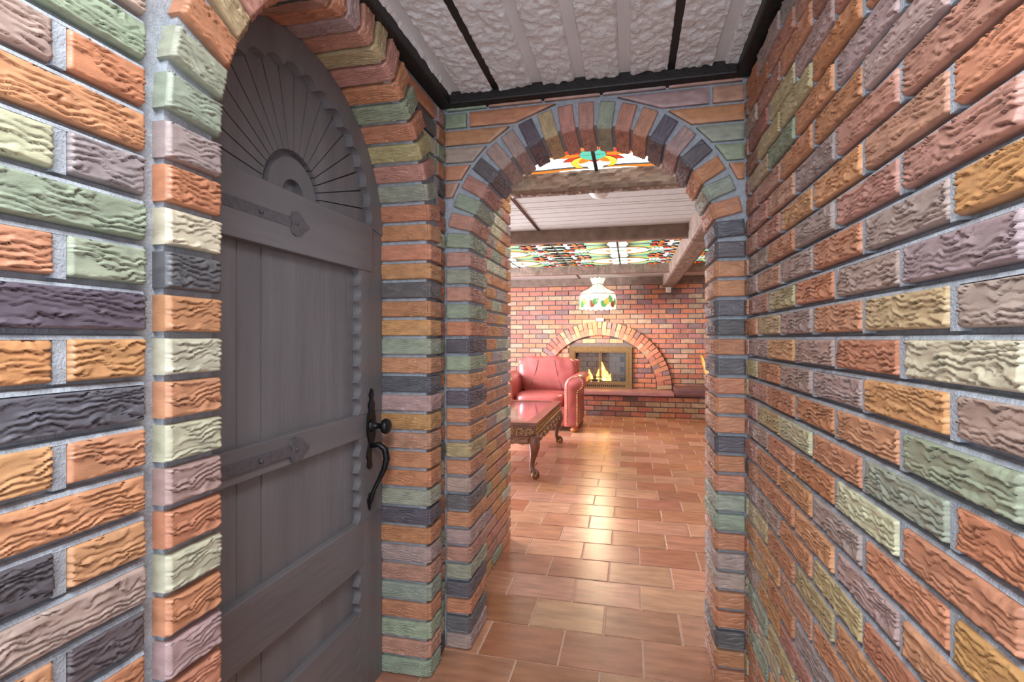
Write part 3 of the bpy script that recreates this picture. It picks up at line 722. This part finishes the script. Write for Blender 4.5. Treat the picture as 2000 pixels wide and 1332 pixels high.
# beams
def hewn(name, x0, x1, y0, y1, z0, z1, mt, label, seed, amp=0.012, cell=0.09):
    mb = MB()
    def chip(a, b_, s):
        c = np.floor(a / cell + 0.3 * vn(a / 0.2, b_ / 0.1, s)); d_ = np.floor(b_ / (cell * 0.55) + vn(c, c * 0 + s, s))
        q = np.sin(c * 91.7 + d_ * 47.3 + s) * 4375.85; q = q - np.floor(q); return 0.7 * q + 0.3 * vn(a / 0.02, b_ / 0.02, s)
    lx, ly, lz = x1 - x0, y1 - y0, z1 - z0
    g = 0.016
    def N(l): return min(300, max(3, int(l / g)))
    if lx > ly:
        mb.add(*face_grid((x0, y0, z0), (lx, 0, 0), (0, 0, lz), N(lx), N(lz), (0, -1, 0), chip, amp, seed, 0.012))
        mb.add(*face_grid((x0, y1, z0), (0, -ly, 0), (lx, 0, 0), N(ly), N(lx), (0, 0, -1), chip, amp * .6, seed + 1, 0.012))
        mb.add([(x0, y1, z0), (x1, y1, z0), (x1, y1, z1), (x0, y1, z1)], [(0, 3, 2, 1)])
    else:
        mb.add(*face_grid((x0, y0, z0), (0, ly, 0), (0, 0, lz), N(ly), N(lz), (-1, 0, 0), chip, amp, seed, 0.012))
        mb.add(*face_grid((x0, y0, z0), (lx, 0, 0), (0, ly, 0), N(lx), N(ly), (0, 0, -1), chip, amp * .5, seed + 1, 0.012))
        mb.add([(x1, y0, z0), (x1, y1, z0), (x1, y1, z1), (x1, y0, z1)], [(0, 3, 2, 1)])
        mb.add([(x0, y0, z0), (x1, y0, z0), (x1, y0, z1), (x0, y0, z1)], [(0, 1, 2, 3)])
    o = mb.build(name, mt, smooth=False); return tag(o, label, 'beam')
hewn('ceiling_beam', XL, XR + 0.02, 3.03, 3.11, 2.08, ZD + 0.02, 'beam', 'rough hewn beam across the passage mouth beside the teal sun glass', 1, 0.020, 0.045)
hewn('ceiling_beam', -3.4, 3.2, 4.60, 4.70, 2.075, ZD + 0.02, 'beam', 'dark crossbeam between the white panels and the swirl glass', 2, 0.006, 0.3)
hewn('ceiling_beam', -3.4, 3.2, 6.92, 7.02, 2.075, ZD + 0.02, 'beam', 'crossbeam on the fireplace side of the swirl glass', 3, 0.008, 0.2)
hewn('ceiling_beam', -3.4, 3.2, 8.40, 8.52, 2.07, ZD + 0.02, 'beam', 'dark beam running along the top of the fireplace wall', 4, 0.006, 0.3)
hewn('ceiling_beam', 0.49, 0.665, 3.02, 8.40, 2.02, ZD + 0.02, 'beam', 'long rough beam running from the passage to the fireplace wall', 5, 0.014, 0.12)

# dome light and detector
dl = thing('dome_light', 'small white dome light on the ceiling behind the hewn beam', 'light', (-0.20, 3.37, ZD))
MB().lathe([(0.075, 0), (0.075, -0.02), (0.07, -0.02)], 24).build('rim', 'white', dl, True)
MB().lathe([(0.07, -0.018), (0.064, -0.045), (0.045, -0.066), (0.02, -0.076), (0.0, -0.078)], 24).build('diffuser', 'dome', dl, True)
sd = thing('motion_sensor', 'white motion sensor under the end of the long beam', 'sensor', (0.575, 8.40, 1.93))
MB().bbox(-0.04, 0.04, -0.045, 0.06, 0, 0.085, 0.012).build('housing', 'white', sd)
MB().pillow((0, -0.045, 0.03), (0.05, 0.02, 0.035), 2.2, 8).build('lens', 'dome', sd, True)

# ------------------------------------------------------------------ fireplace wall
YW = 8.512; YWF = 8.5
wf = MB().box(-3.4, 3.2, YW, YW + 0.25, 0, 2.3).build('wall_far', 'farmortar')
tag(wf, 'red brick fireplace wall with a round brick surround', 'wall', kind='structure')
FC, FZ = -0.495, 0.395; FOA, FOB, FIA, FIB = 1.13, 1.09, 0.905, 0.865
IX0, IX1, IZ1 = -0.985, 0.02, 1.075
fb_ = MB().bbox(-0.5, 0.5, 0, 0.03, -0.5, 0.5, 0.012)
FARC = [(192, 120, 94), (184, 112, 90), (198, 130, 98), (176, 110, 94), (196, 132, 102), (182, 152, 122), (164, 110, 98), (190, 124, 92), (140, 112, 106), (188, 150, 118)]
fpm = mesh('brick', MB().bbox(-0.1045, 0.1045, 0, 0.02, -0.0285, 0.0285, 0.004).v, MB().bbox(-0.1045, 0.1045, 0, 0.02, -0.0285, 0.0285, 0.004).f, False, ['farbrick'])
FP = 0.0795; FL = 0.222; FBH = 0.064
allb = []
for k in range(27):
    z = 0.33 + FP * (k - 5) + 0.008
    if z + FBH > 2.09 or z < 0.0: continue
    for c in range(-16, 18):
        x0 = c * FL + (FL / 2 if k % 2 else 0); x1 = x0 + FL - 0.011
        zm = z + FBH / 2
        segs = [(x0, x1)]
        # cut by the surround ring and the insert
        dz = zm - FZ
        if dz > -0.01:
            def hwid(a, b_): 
                q = 1 - (dz / b_) ** 2
                return a * math.sqrt(q) if q > 0 else 0
            ho, hi = hwid(FOA, FOB), hwid(FIA, FIB)
            cuts = []
            if ho: cuts += [(FC - ho - 0.008, FC - hi + 0.008), (FC + hi - 0.008, FC + ho + 0.008)] if hi else [(FC - ho - 0.008, FC + ho + 0.008)]
            if zm < IZ1 + 0.02: cuts.append((IX0 - 0.008, IX1 + 0.008))
            for a, b_ in cuts:
                ns = []
                for s0, s1 in segs:
                    if b_ <= s0 or a >= s1: ns.append((s0, s1)); continue
                    if a - s0 > 0.025: ns.append((s0, a))
                    if s1 - b_ > 0.025: ns.append((b_, s1))
                segs = ns
        for s0, s1 in segs:
            if s0 < -3.3 or s1 > 3.1: continue
            cx = (s0 + s1) / 2; d = math.cos(YAW) * 8.5 - math.sin(YAW) * cx; u = 1000 + FPX * (math.cos(YAW) * cx + math.sin(YAW) * 8.5) / d
            if zm < 0.34: continue
            allb.append((0 if 985 < u < 1395 else 1, abs(u - 1190), cx, zm, s1 - s0))
allb.sort()
rest = MB()
for i, (a, b_, cx, zm, L) in enumerate(allb):
    if i < 300: obj('brick', fpm, wf, (cx, YWF, zm), scale=(L / 0.209, 1, FBH / 0.057), col=jit(random.choice(FARC), 8))
    else: rest.box(cx - L / 2, cx + L / 2, YWF, YWF + 0.02, zm - FBH / 2, zm + FBH / 2)
o = rest.build('brick', 'farbrick', wf, col=(190, 96, 64), fix=False); o['kind'] = 'stuff'
# brick ring of the fireplace
nr = 43
ringf = thing('fireplace_surround', 'round arch of alternating long and paired short bricks around the firebox', 'fireplace', (FC, YWF, FZ))
vm = lambda L: mesh('brick', *(lambda q: (q.v, q.f))(MB().bbox(-L / 2, L / 2, -0.045, -0.002, -0.031, 0.031, 0.005)), False, ['farbrick'])
VL, VS = vm(0.222), vm(0.108)
RCOL = FARC
for i in range(nr):
    t = PI * (i + 0.5) / nr; am, bm_ = (FOA + FIA) / 2, (FOB + FIB) / 2
    px, pz = -am * math.cos(t), bm_ * math.sin(t); ang = math.atan2(math.sin(t) / bm_, math.cos(t) / am)
    dx, dz = -math.cos(ang), math.sin(ang)
    if i % 2 == 0: obj('brick', VL, ringf, (px, 0, pz), (0, ang, 0), (1, 1, 1.1), jit(random.choice(RCOL), 8))
    else:
        for s in (-1, 1): obj('brick', VS, ringf, (px + s * 0.057 * dx, 0, pz + s * 0.057 * dz), (0, ang, 0), (1, 1, 1.1), jit(random.choice(RCOL), 8))
# hearth
hb = thing('hearth', 'raised brick hearth with a polished mauve slab below the firebox', 'hearth', (0, 8.10, 0))
MB().box(-3.3, 3.1, 0.02, 0.397, 0, 0.33).build('hearth_core', 'farmortar', hb)
hr = MB()
for k in range(4):
    z = 0.006 + FP * k
    for c in range(-15, 14):
        x0 = c * FL + (FL / 2 if k % 2 else 0); x1 = x0 + FL - 0.011
        if -2.1 < x0 < 1.4: obj('brick', fpm, hb, ((x0 + x1) / 2, 0.008, z + FBH / 2), scale=((x1 - x0) / 0.209, 1, FBH / 0.057), col=jit(random.choice(FARC + [(140, 100, 90), (120, 86, 80)]), 8))
        elif x0 > -3.2 and x1 < 3.0: hr.box(x0, x1, 0.008, 0.028, z, z + FBH)
o = hr.build('brick', 'farbrick', hb, col=(180, 96, 66), fix=False); o['kind'] = 'stuff'
MB().bbox(-3.3, 0.64, -0.06, 0.397, 0.33, 0.39, 0.012).build('slab', 'slab', hb)
bs = MB().bbox(0.645, 3.1, 8.00, 8.497, 0.335, 0.465, 0.035).build('bench_slab', 'bench', smooth=False); tag(bs, 'thick dark rounded slab seat continuing the hearth', 'bench')
wl_ = thing('wall_fixture', 'small white fixture at the crown of the fireplace arch', 'fixture', (-0.49, YWF - 0.05, 1.485))
MB().bbox(-0.065, 0.065, -0.03, 0.03, 0, 0.05, 0.008).build('housing', 'white', wl_)
MB().pillow((0.0, -0.03, 0.025), (0.05, 0.03, 0.03), 2.2, 8).build('knob', 'white', wl_, True)
# firebox insert
ins = thing('fireplace_insert', 'antique brass fireplace insert with two glass doors and a burning fire', 'fireplace', (-0.4825, YWF, 0.39))
W2, HH = 0.5025, 0.685
MB().strip([(-W2 + 0.07, 0.09), (-W2 + 0.07, HH - 0.07), (W2 - 0.07, HH - 0.07), (W2 - 0.07, 0.09)], [(-W2, 0), (-W2, HH), (W2, HH), (W2, 0)], -0.05, 0.03, 'xz', True).build('frame', 'brass', ins)
MB().strip([(-W2 + 0.085, 0.105), (-W2 + 0.085, HH - 0.085), (W2 - 0.085, HH - 0.085), (W2 - 0.085, 0.105)], [(-W2 + 0.06, 0.08), (-W2 + 0.06, HH - 0.06), (W2 - 0.06, HH - 0.06), (W2 - 0.06, 0.08)], -0.06, -0.045, 'xz', True).build('inner_frame', 'brass', ins)
for s in (-1, 1):
    x0, x1 = (-W2 + 0.085, -0.004) if s < 0 else (0.004, W2 - 0.085)
    d_ = MB().strip([(x0 + 0.016, 0.12), (x0 + 0.016, HH - 0.10), (x1 - 0.016, HH - 0.10), (x1 - 0.016, 0.12)], [(x0, 0.105), (x0, HH - 0.085), (x1, HH - 0.085), (x1, 0.105)], -0.042, -0.03, 'xz', True).build('glass_door', 'brass', ins)
    MB().box(x0 + 0.014, x1 - 0.014, -0.037, -0.034, 0.118, HH - 0.098).build('pane', 'clear', d_)
    MB().tube([(s * 0.014, -0.045, 0.22), (s * 0.014, -0.065, 0.24), (s * 0.014, -0.065, 0.36), (s * 0.014, -0.045, 0.38)], 0.006, 8).build('handle', 'brass', d_, True)
for i in range(24):
    MB().box(-0.38 + i * 0.0325, -0.38 + i * 0.0325 + 0.018, -0.056, -0.05, 0.035, 0.065).build('vent_shade_bar', 'iron', ins)  # raised dark boxes paint in the shade of open vent slots
# the firebox recess sits in front of the wall plane depth: a shallow dark box
MB().box(-W2 + 0.06, W2 - 0.06, 0.004, 0.009, 0.08, HH - 0.06).build('firebox_back', 'firebox', ins)
for r_ in range(6):
    for c in range(6):
        x = -0.43 + c * 0.15 + (0.07 if r_ % 2 else 0.0)
        if x + 0.14 < 0.44: MB().box(x, x + 0.142, -0.002, 0.005, 0.10 + r_ * 0.085, 0.178 + r_ * 0.085).build('firebrick', 'firebrick', ins)
for i, (x, z, l, r_) in enumerate(((-0.10, 0.13, 0.30, 0.035), (0.12, 0.125, 0.28, 0.035), (0.0, 0.18, 0.26, 0.028))):
    MB().tube([(x - l / 2, -0.005 , z), (x, -0.01, z + 0.012 * (-1) ** i), (x + l / 2, -0.008, z - 0.01)], [r_ * 0.6, r_ * 0.62, r_ * 0.55], 10).build('log', 'log', ins, True)
for i in range(12):
    MB().pillow((-0.24 + i * 0.042, -0.018, 0.11 + 0.006 * (i % 2)), (0.034, 0.022, 0.024), 2.2, 6).build('ember', 'flamehot' if i % 4 == 1 else 'log', ins, True)
for i, (x, h, w_, k) in enumerate(((0.045, 0.34, 0.085, 'flame'), (0.05, 0.24, 0.055, 'flamehot'), (-0.16, 0.20, 0.075, 'flame'), (-0.155, 0.13, 0.045, 'flamehot'), (-0.03, 0.24, 0.06, 'flame'), (0.15, 0.13, 0.05, 'flame'), (-0.24, 0.11, 0.05, 'flame'), (0.10, 0.18, 0.06, 'flame'))):
    prof = [(0.0, 0.0), (0.5, 0.08), (0.62, 0.22), (0.5, 0.42), (0.3, 0.65), (0.14, 0.85), (0.0, 1.0)]
    mb = MB(); mb.lathe([(a * w_ * 0.9, b_ * h) for a, b_ in prof], 10)
    mb.v = [(p[0] + x + 0.03 * math.sin(p[2] * 14 + i) * p[2] / h, p[1] * 0.22 - 0.016 - 0.003 * (k == 'flamehot'), p[2] + 0.115) for p in mb.v]
    mb.build('flame', k, ins, True)

# ------------------------------------------------------------------ pendant lamp
pl = thing('pendant_lamp', 'white stained glass pendant lamp with leafy skirt before the fireplace', 'lamp', (-0.485, 7.78, 1.63))
MB().lathe([(0.272, 0.035), (0.268, 0.20), (0.262, 0.235)], 32).build('skirt', 'shade_white', pl, True, fix=False)
MB().lathe([(0.264, 0.235), (0.245, 0.265), (0.195, 0.295), (0.13, 0.325), (0.09, 0.36), (0.075, 0.385)], 32).build('dome', 'shade_white', pl, True, fix=False)
for z, r_ in ((0.235, 0.268), (0.387, 0.078)):
    MB().tube([(r_ * math.cos(2 * PI * i / 32), r_ * math.sin(2 * PI * i / 32), z) for i in range(33)], 0.004, 6).build('lead_band', 'brass', pl, True)
for i in range(10):
    a = 2 * PI * i / 10; e = 2 * PI / 10 * 0.46; q = []
    c_ = lambda r_, t, z: (r_ * math.cos(t), r_ * math.sin(t), z)
    V = [c_(0.078, a - e, 0.385), c_(0.078, a + e, 0.385), c_(0.115, a + e * 1.15, 0.47), c_(0.118, a, 0.485), c_(0.115, a - e * 1.15, 0.47)]
    obj('crown_petal', mesh('crown_petal', V, [(0, 1, 2, 3, 4)], False, ['shade_pale' if i % 2 else 'shade_white']), pl)
for i in range(20):
    a0 = 2 * PI * i / 20; n_ = 6; V = []
    for q in range(n_ + 1):
        t = a0 + 2 * PI / 20 * q / n_; V.append((0.272 * math.cos(t), 0.272 * math.sin(t), 0.035)); V.append((0.271 * math.cos(t), 0.271 * math.sin(t), 0.035 - 0.022 * math.sin(PI * q / n_)))
    obj('scallop', mesh('scallop', V, [(2 * q, 2 * q + 1, 2 * q + 3, 2 * q + 2) for q in range(n_)], False, ['shade_white' if i % 2 else 'shade_pale']), pl)
leafc = ['shade_green', 'shade_yellow', 'shade_green', 'shade_red', 'shade_green', 'shade_pale']
for i in range(30):
    a = 2 * PI * i / 30 + 0.05; z = 0.085 + 0.07 * ((i * 7) % 3) / 2; k = 10; V = []; tilt = (i * 37 % 90) - 45
    for q in range(k):
        t = 2 * PI * q / k; lx, lz = 0.042 * math.cos(t) * (1 - 0.35 * math.sin(t)), 0.055 * math.sin(t)
        X = lx * math.cos(R(tilt)) - lz * math.sin(R(tilt)); Zz = lx * math.sin(R(tilt)) + lz * math.cos(R(tilt))
        V.append((0.2765 * math.cos(a + X / 0.27), 0.2765 * math.sin(a + X / 0.27), z + Zz))
    obj('leaf_glass', mesh('leaf_glass', V, [tuple(range(k))], False, [leafc[i % 6]]), pl)
    V2 = [(p[0] * 0.9975, p[1] * 0.9975, z + (p[2] - z) * 1.12) for p in V]
for i in range(12):
    a = 2 * PI * i / 12
    MB().tube([(0.268 * math.cos(a), 0.268 * math.sin(a), 0.235), (0.2 * math.cos(a + .1), 0.2 * math.sin(a + .1), 0.296), (0.095 * math.cos(a), 0.095 * math.sin(a), 0.36), (0.079 * math.cos(a), 0.079 * math.sin(a), 0.385)], 0.0025, 5).build('lead_line', 'brass', pl)
MB().tube([(0, 0, 0.36), (0, 0, ZD - 1.63)], 0.005, 8).build('stem', 'brass', pl)
MB().lathe([(0.0, 0.38), (0.07, 0.38), (0.078, 0.372)], 20).build('cap', 'brass', pl)
ld = bpy.data.lights.new('lamp_bulb', 'POINT'); ld.energy = 30; ld.color = (1.0, 0.80, 0.50); ld.shadow_soft_size = 0.06
lo = bpy.data.objects.new('lamp_bulb', ld); COL.objects.link(lo); lo.location = (-0.485, 7.78, 1.70)

# ------------------------------------------------------------------ armchair
ac = thing('armchair', 'red leather armchair with rolled arms and brass nailhead trim', 'armchair', (-1.17, 6.55, 0))
MB().bbox(-0.42, 0.42, 0.05, 0.85, 0.07, 0.33, 0.02).build('seat_base', 'leather', ac, True)
MB().pillow((0, 0.36, 0.39), (0.70, 0.74, 0.20), 4.5, 22).build('seat_cushion', 'leather', ac, True)
def wr_(p):
    x, y, z = p; y += 0.10 * (z - 0.4) + 0.008 * math.sin(x * 23 + z * 9) + 0.008 * math.sin(z * 31 + x * 5); return (x, y, z + 0.008 * math.sin(x * 19))
MB().pillow((0, 0.72, 0.69), (0.84, 0.26, 0.52), 4.2, 26, wr_).build('back_cushion', 'leather', ac, True)
M['seam'] = mat('seam', (112, 48, 46), 0.5)
def cush(x, z):
    a, c = x / 0.42, (z - 0.69) / 0.26; q = max(0.0, 1 - abs(a) ** 4.2 - abs(c) ** 4.2); return wr_((x, 0.72 - 0.13 * q ** (1 / 4.2) - 0.001, z))
for s_ in (-1, 1):
    MB().tube([cush(s_ * (0.12 + 0.12 * (1 - t / 12) ** 1.5), 0.49 + 0.42 * t / 12) for t in range(13)], 0.0035, 6).build('seam', 'seam', ac, True)
MB().tube([cush(-0.22 + 0.44 * t / 12, 0.50 - 0.025 * math.sin(PI * t / 12)) for t in range(13)], 0.003, 6).build('seam', 'seam', ac, True)
MB().bbox(-0.45, 0.45, 0.80, 0.95, 0.08, 0.91, 0.05).build('back_frame', 'leather', ac, True)
prof = [(0.085, 0.0), (0.085, 0.42), (0.10, 0.47), (0.135, 0.49), (0.168, 0.52), (0.178, 0.565), (0.165, 0.615), (0.125, 0.65), (0.07, 0.66), (0.01, 0.65), (-0.05, 0.615), (-0.085, 0.55), (-0.09, 0.45), (-0.09, 0.0)]
for s in (-1, 1):
    A_ = [(s * (0.43 + a), 0.075 + b_) for a, b_ in prof]
    mb = MB(); k = len(A_)
    for j, (y, sh) in enumerate(((0.0, 0.985), (-0.015, 0.93))): pass
    rings = [(-0.022, 0.90), (-0.018, 0.955), (0.0, 1.0), (0.88, 1.0)]
    cx = s * 0.46
    V = [(cx + (p[0] - cx) * sc_, y, 0.42 + (p[1] - 0.42) * sc_) for y, sc_ in rings for p in A_]
    Fc = [(i * k + j, i * k + (j + 1) % k, (i + 1) * k + (j + 1) % k, (i + 1) * k + j) for i in range(3) for j in range(k)] + [tuple(range(k)), tuple(3 * k + j for j in range(k))]
    arm = mb.add(V, Fc).build('arm', 'leather', ac, True)
    # nailheads follow the front panel edge
    nh = MB(); q = [(s * (0.455 + (a - 0.02) * 0.78), 0.10 + b_ * 0.94) for a, b_ in prof]
    tot = 0
    for i in range(k - 1):
        p0, p1 = Vector(q[i]), Vector(q[i + 1]); l = (p1 - p0).length; nn = max(1, int(l / 0.019))
        for j in range(nn):
            p = p0.lerp(p1, j / nn); nh.pillow((p.x, -0.025, p.y), (0.014, 0.012, 0.014), 2, 3)
    nh.build('nailhead_trim', 'nail', arm, True)['kind'] = 'stuff'
for x in (-0.42, 0.46):
    for y in (0.06, 0.84):
        MB().lathe([(0.0, 0.0), (0.035, 0.0), (0.052, 0.02), (0.054, 0.04), (0.04, 0.055), (0.05, 0.065), (0.05, 0.08), (0, 0.08)], 16, (x, y, 0)).build('foot', 'bun', ac, True)

# ------------------------------------------------------------------ coffee table
ct = thing('coffee_table', 'carved dark wood coffee table with glass top and claw feet', 'table', (-1.18, 5.10, 0))
TWX, TLY, TH = 0.40, 0.80, 0.482
MB().strip([(-TWX + 0.09, -TLY + 0.09), (TWX - 0.09, -TLY + 0.09), (TWX - 0.09, TLY - 0.09), (-TWX + 0.09, TLY - 0.09)], [(-TWX, -TLY), (TWX, -TLY), (TWX, TLY), (-TWX, TLY)], TH - 0.028, TH, 'xy', True).build('top_frame', 'table', ct)
MB().box(-TWX + 0.085, TWX - 0.085, -TLY + 0.085, TLY - 0.085, TH - 0.016, TH - 0.004).build('glass_top', 'tglass', ct)
MB().bbox(-TWX + 0.012, TWX - 0.012, -TLY + 0.012, TLY - 0.012, TH - 0.125, TH - 0.028, 0.006).build('apron', 'table', ct)
MB().bbox(-TWX + 0.002, TWX - 0.002, -TLY + 0.002, TLY - 0.002, TH - 0.137, TH - 0.122, 0.005).build('lower_moulding', 'table', ct)
# key fret on the end, beading on the long side
for i in range(9):
    x = -TWX + 0.045 + i * 0.082; y = -TLY + 0.012
    mb = MB(); q = lambda a, b_, c, d: mb.box(x + a, x + b_, y - 0.006, y, TH - 0.112 + c, TH - 0.112 + d)
    q(0, 0.008, 0, 0.06); q(0, 0.062, 0.052, 0.06); q(0.054, 0.062, 0.012, 0.06); q(0.022, 0.062, 0.012, 0.020); q(0.022, 0.030, 0.012, 0.038); q(0.022, 0.044, 0.030, 0.038)
    mb.build('key_fret', 'gilt', ct)
for i in range(44):
    y = -TLY + 0.03 + i * 0.0355
    MB().pillow((TWX - 0.012, y, TH - 0.055), (0.016, 0.022, 0.026), 2, 5).build('bead', 'gilt', ct, True)
MB().tube([(TWX - 0.008, -TLY + 0.02, TH - 0.095), (TWX - 0.008, TLY - 0.02, TH - 0.095)], 0.008, 8).build('side_moulding', 'gilt', ct, True)
# carved skirts
def skirt(a0, a1, n=40): return [(a0 + (a1 - a0) * i / n, TH - 0.135 - 0.03 - 0.022 * abs(math.sin(4.5 * PI * i / n)) - 0.03 * math.sin(PI * i / n) ** 4) for i in range(n + 1)]
for s in (-1, 1):
    c = skirt(-TLY + 0.08, TLY - 0.08); MB().strip(c, [(a, TH - 0.13) for a, b_ in c], s * (TWX - 0.03), s * (TWX - 0.006), 'yz').build('carved_skirt', 'carve', ct)
    c = skirt(-TWX + 0.08, TWX - 0.08, 24); MB().strip(c, [(a, TH - 0.13) for a, b_ in c], s * (TLY - 0.03), s * (TLY - 0.006), 'xz').build('carved_skirt', 'carve', ct)
    for i in range(7):
        a = -TLY + 0.22 + i * 0.195; MB().pillow((s * (TWX - 0.004), a, TH - 0.165), (0.03, 0.12, 0.05), 2, 8).build('carved_leaf', 'carve', ct, True)
    for i in range(4):
        a = -TWX + 0.13 + i * 0.18; MB().pillow((a, s * (TLY - 0.004), TH - 0.165), (0.12, 0.03, 0.05), 2, 8).build('carved_scroll', 'carve', ct, True)
for sx in (-1, 1):
    for sy in (-1, 1):
        cx, cy = sx * (TWX - 0.045), sy * (TLY - 0.045); dx, dy = sx * 0.7, sy * 0.7
        path = [(0.0, TH - 0.12, 0.050), (0.022, TH - 0.17, 0.052), (0.030, TH - 0.21, 0.046), (0.018, TH - 0.27, 0.034), (-0.004, TH - 0.33, 0.025), (-0.014, TH - 0.38, 0.021), (-0.004, 0.07, 0.022), (0.014, 0.05, 0.024)]
        leg = MB().tube([(cx + o_ * dx, cy + o_ * dy, z) for o_, z, r_ in path], [r_ for o_, z, r_ in path], 12).build('leg', 'table', ct, True)
        MB().pillow((cx + 0.03 * dx, cy + 0.03 * dy, 0.03), (0.062, 0.062, 0.06), 2, 10).build('ball_foot', 'gilt', leg, True)
        for a in (-50, 0, 50, 180):
            c_, s_ = math.cos(math.atan2(dy, dx) + R(a)), math.sin(math.atan2(dy, dx) + R(a)); bx, by = cx + 0.03 * dx, cy + 0.03 * dy
            MB().tube([(bx + c_ * 0.006, by + s_ * 0.006, 0.075), (bx + c_ * 0.030, by + s_ * 0.030, 0.055), (bx + c_ * 0.036, by + s_ * 0.036, 0.028), (bx + c_ * 0.030, by + s_ * 0.030, 0.006)], [0.012, 0.011, 0.009, 0.004], 7).build('claw', 'table', leg, True)
        MB().pillow((cx + 0.028 * dx, cy + 0.028 * dy, TH - 0.185), (0.07, 0.07, 0.13), 2, 10).build('knee_carving', 'carve', leg, True)

# ------------------------------------------------------------------ wooden chair by the hearth
wc = thing('spindle_chair', 'honey oak spindle back chair beside the dark slab seat', 'chair', (1.30, 7.45, 0))
MB().pillow((0, 0, 0.44), (0.44, 0.44, 0.045), 4, 16).build('seat', 'oak', wc, True)
def bowp(t): 
    y = -0.19 * math.cos(PI * t) * (1.0 + 0.12 * math.sin(PI * t)); h = math.sin(PI * t) ** 0.7
    return (-0.19 - 0.16 * h, y, 0.45 + 0.52 * h)
MB().tube([bowp(i / 24) for i in range(25)], 0.013, 8).build('bow', 'oak', wc, True)
for i in range(7):
    t = 0.2 + 0.6 * i / 6; p = bowp(t); y0 = -0.13 + 0.26 * i / 6
    MB().tube([(-0.18, y0, 0.45), ((p[0] - 0.18) / 2, (p[1] + y0) / 2, (p[2] + 0.45) / 2), p], [0.007, 0.009, 0.006], 6).build('spindle', 'oak', wc, True)
for sx in (-1, 1):
    for sy in (-1, 1):
        MB().tube([(sx * 0.15, sy * 0.15, 0.43), (sx * 0.18, sy * 0.18, 0.22), (sx * 0.205, sy * 0.205, 0.0)], [0.015, 0.02, 0.012], 8).build('leg', 'oak', wc, True)
for sy in (-1, 1): MB().tube([(-0.18, sy * 0.18, 0.2), (0.18, sy * 0.18, 0.2)], 0.010, 8).build('stretcher', 'oak', wc, True)
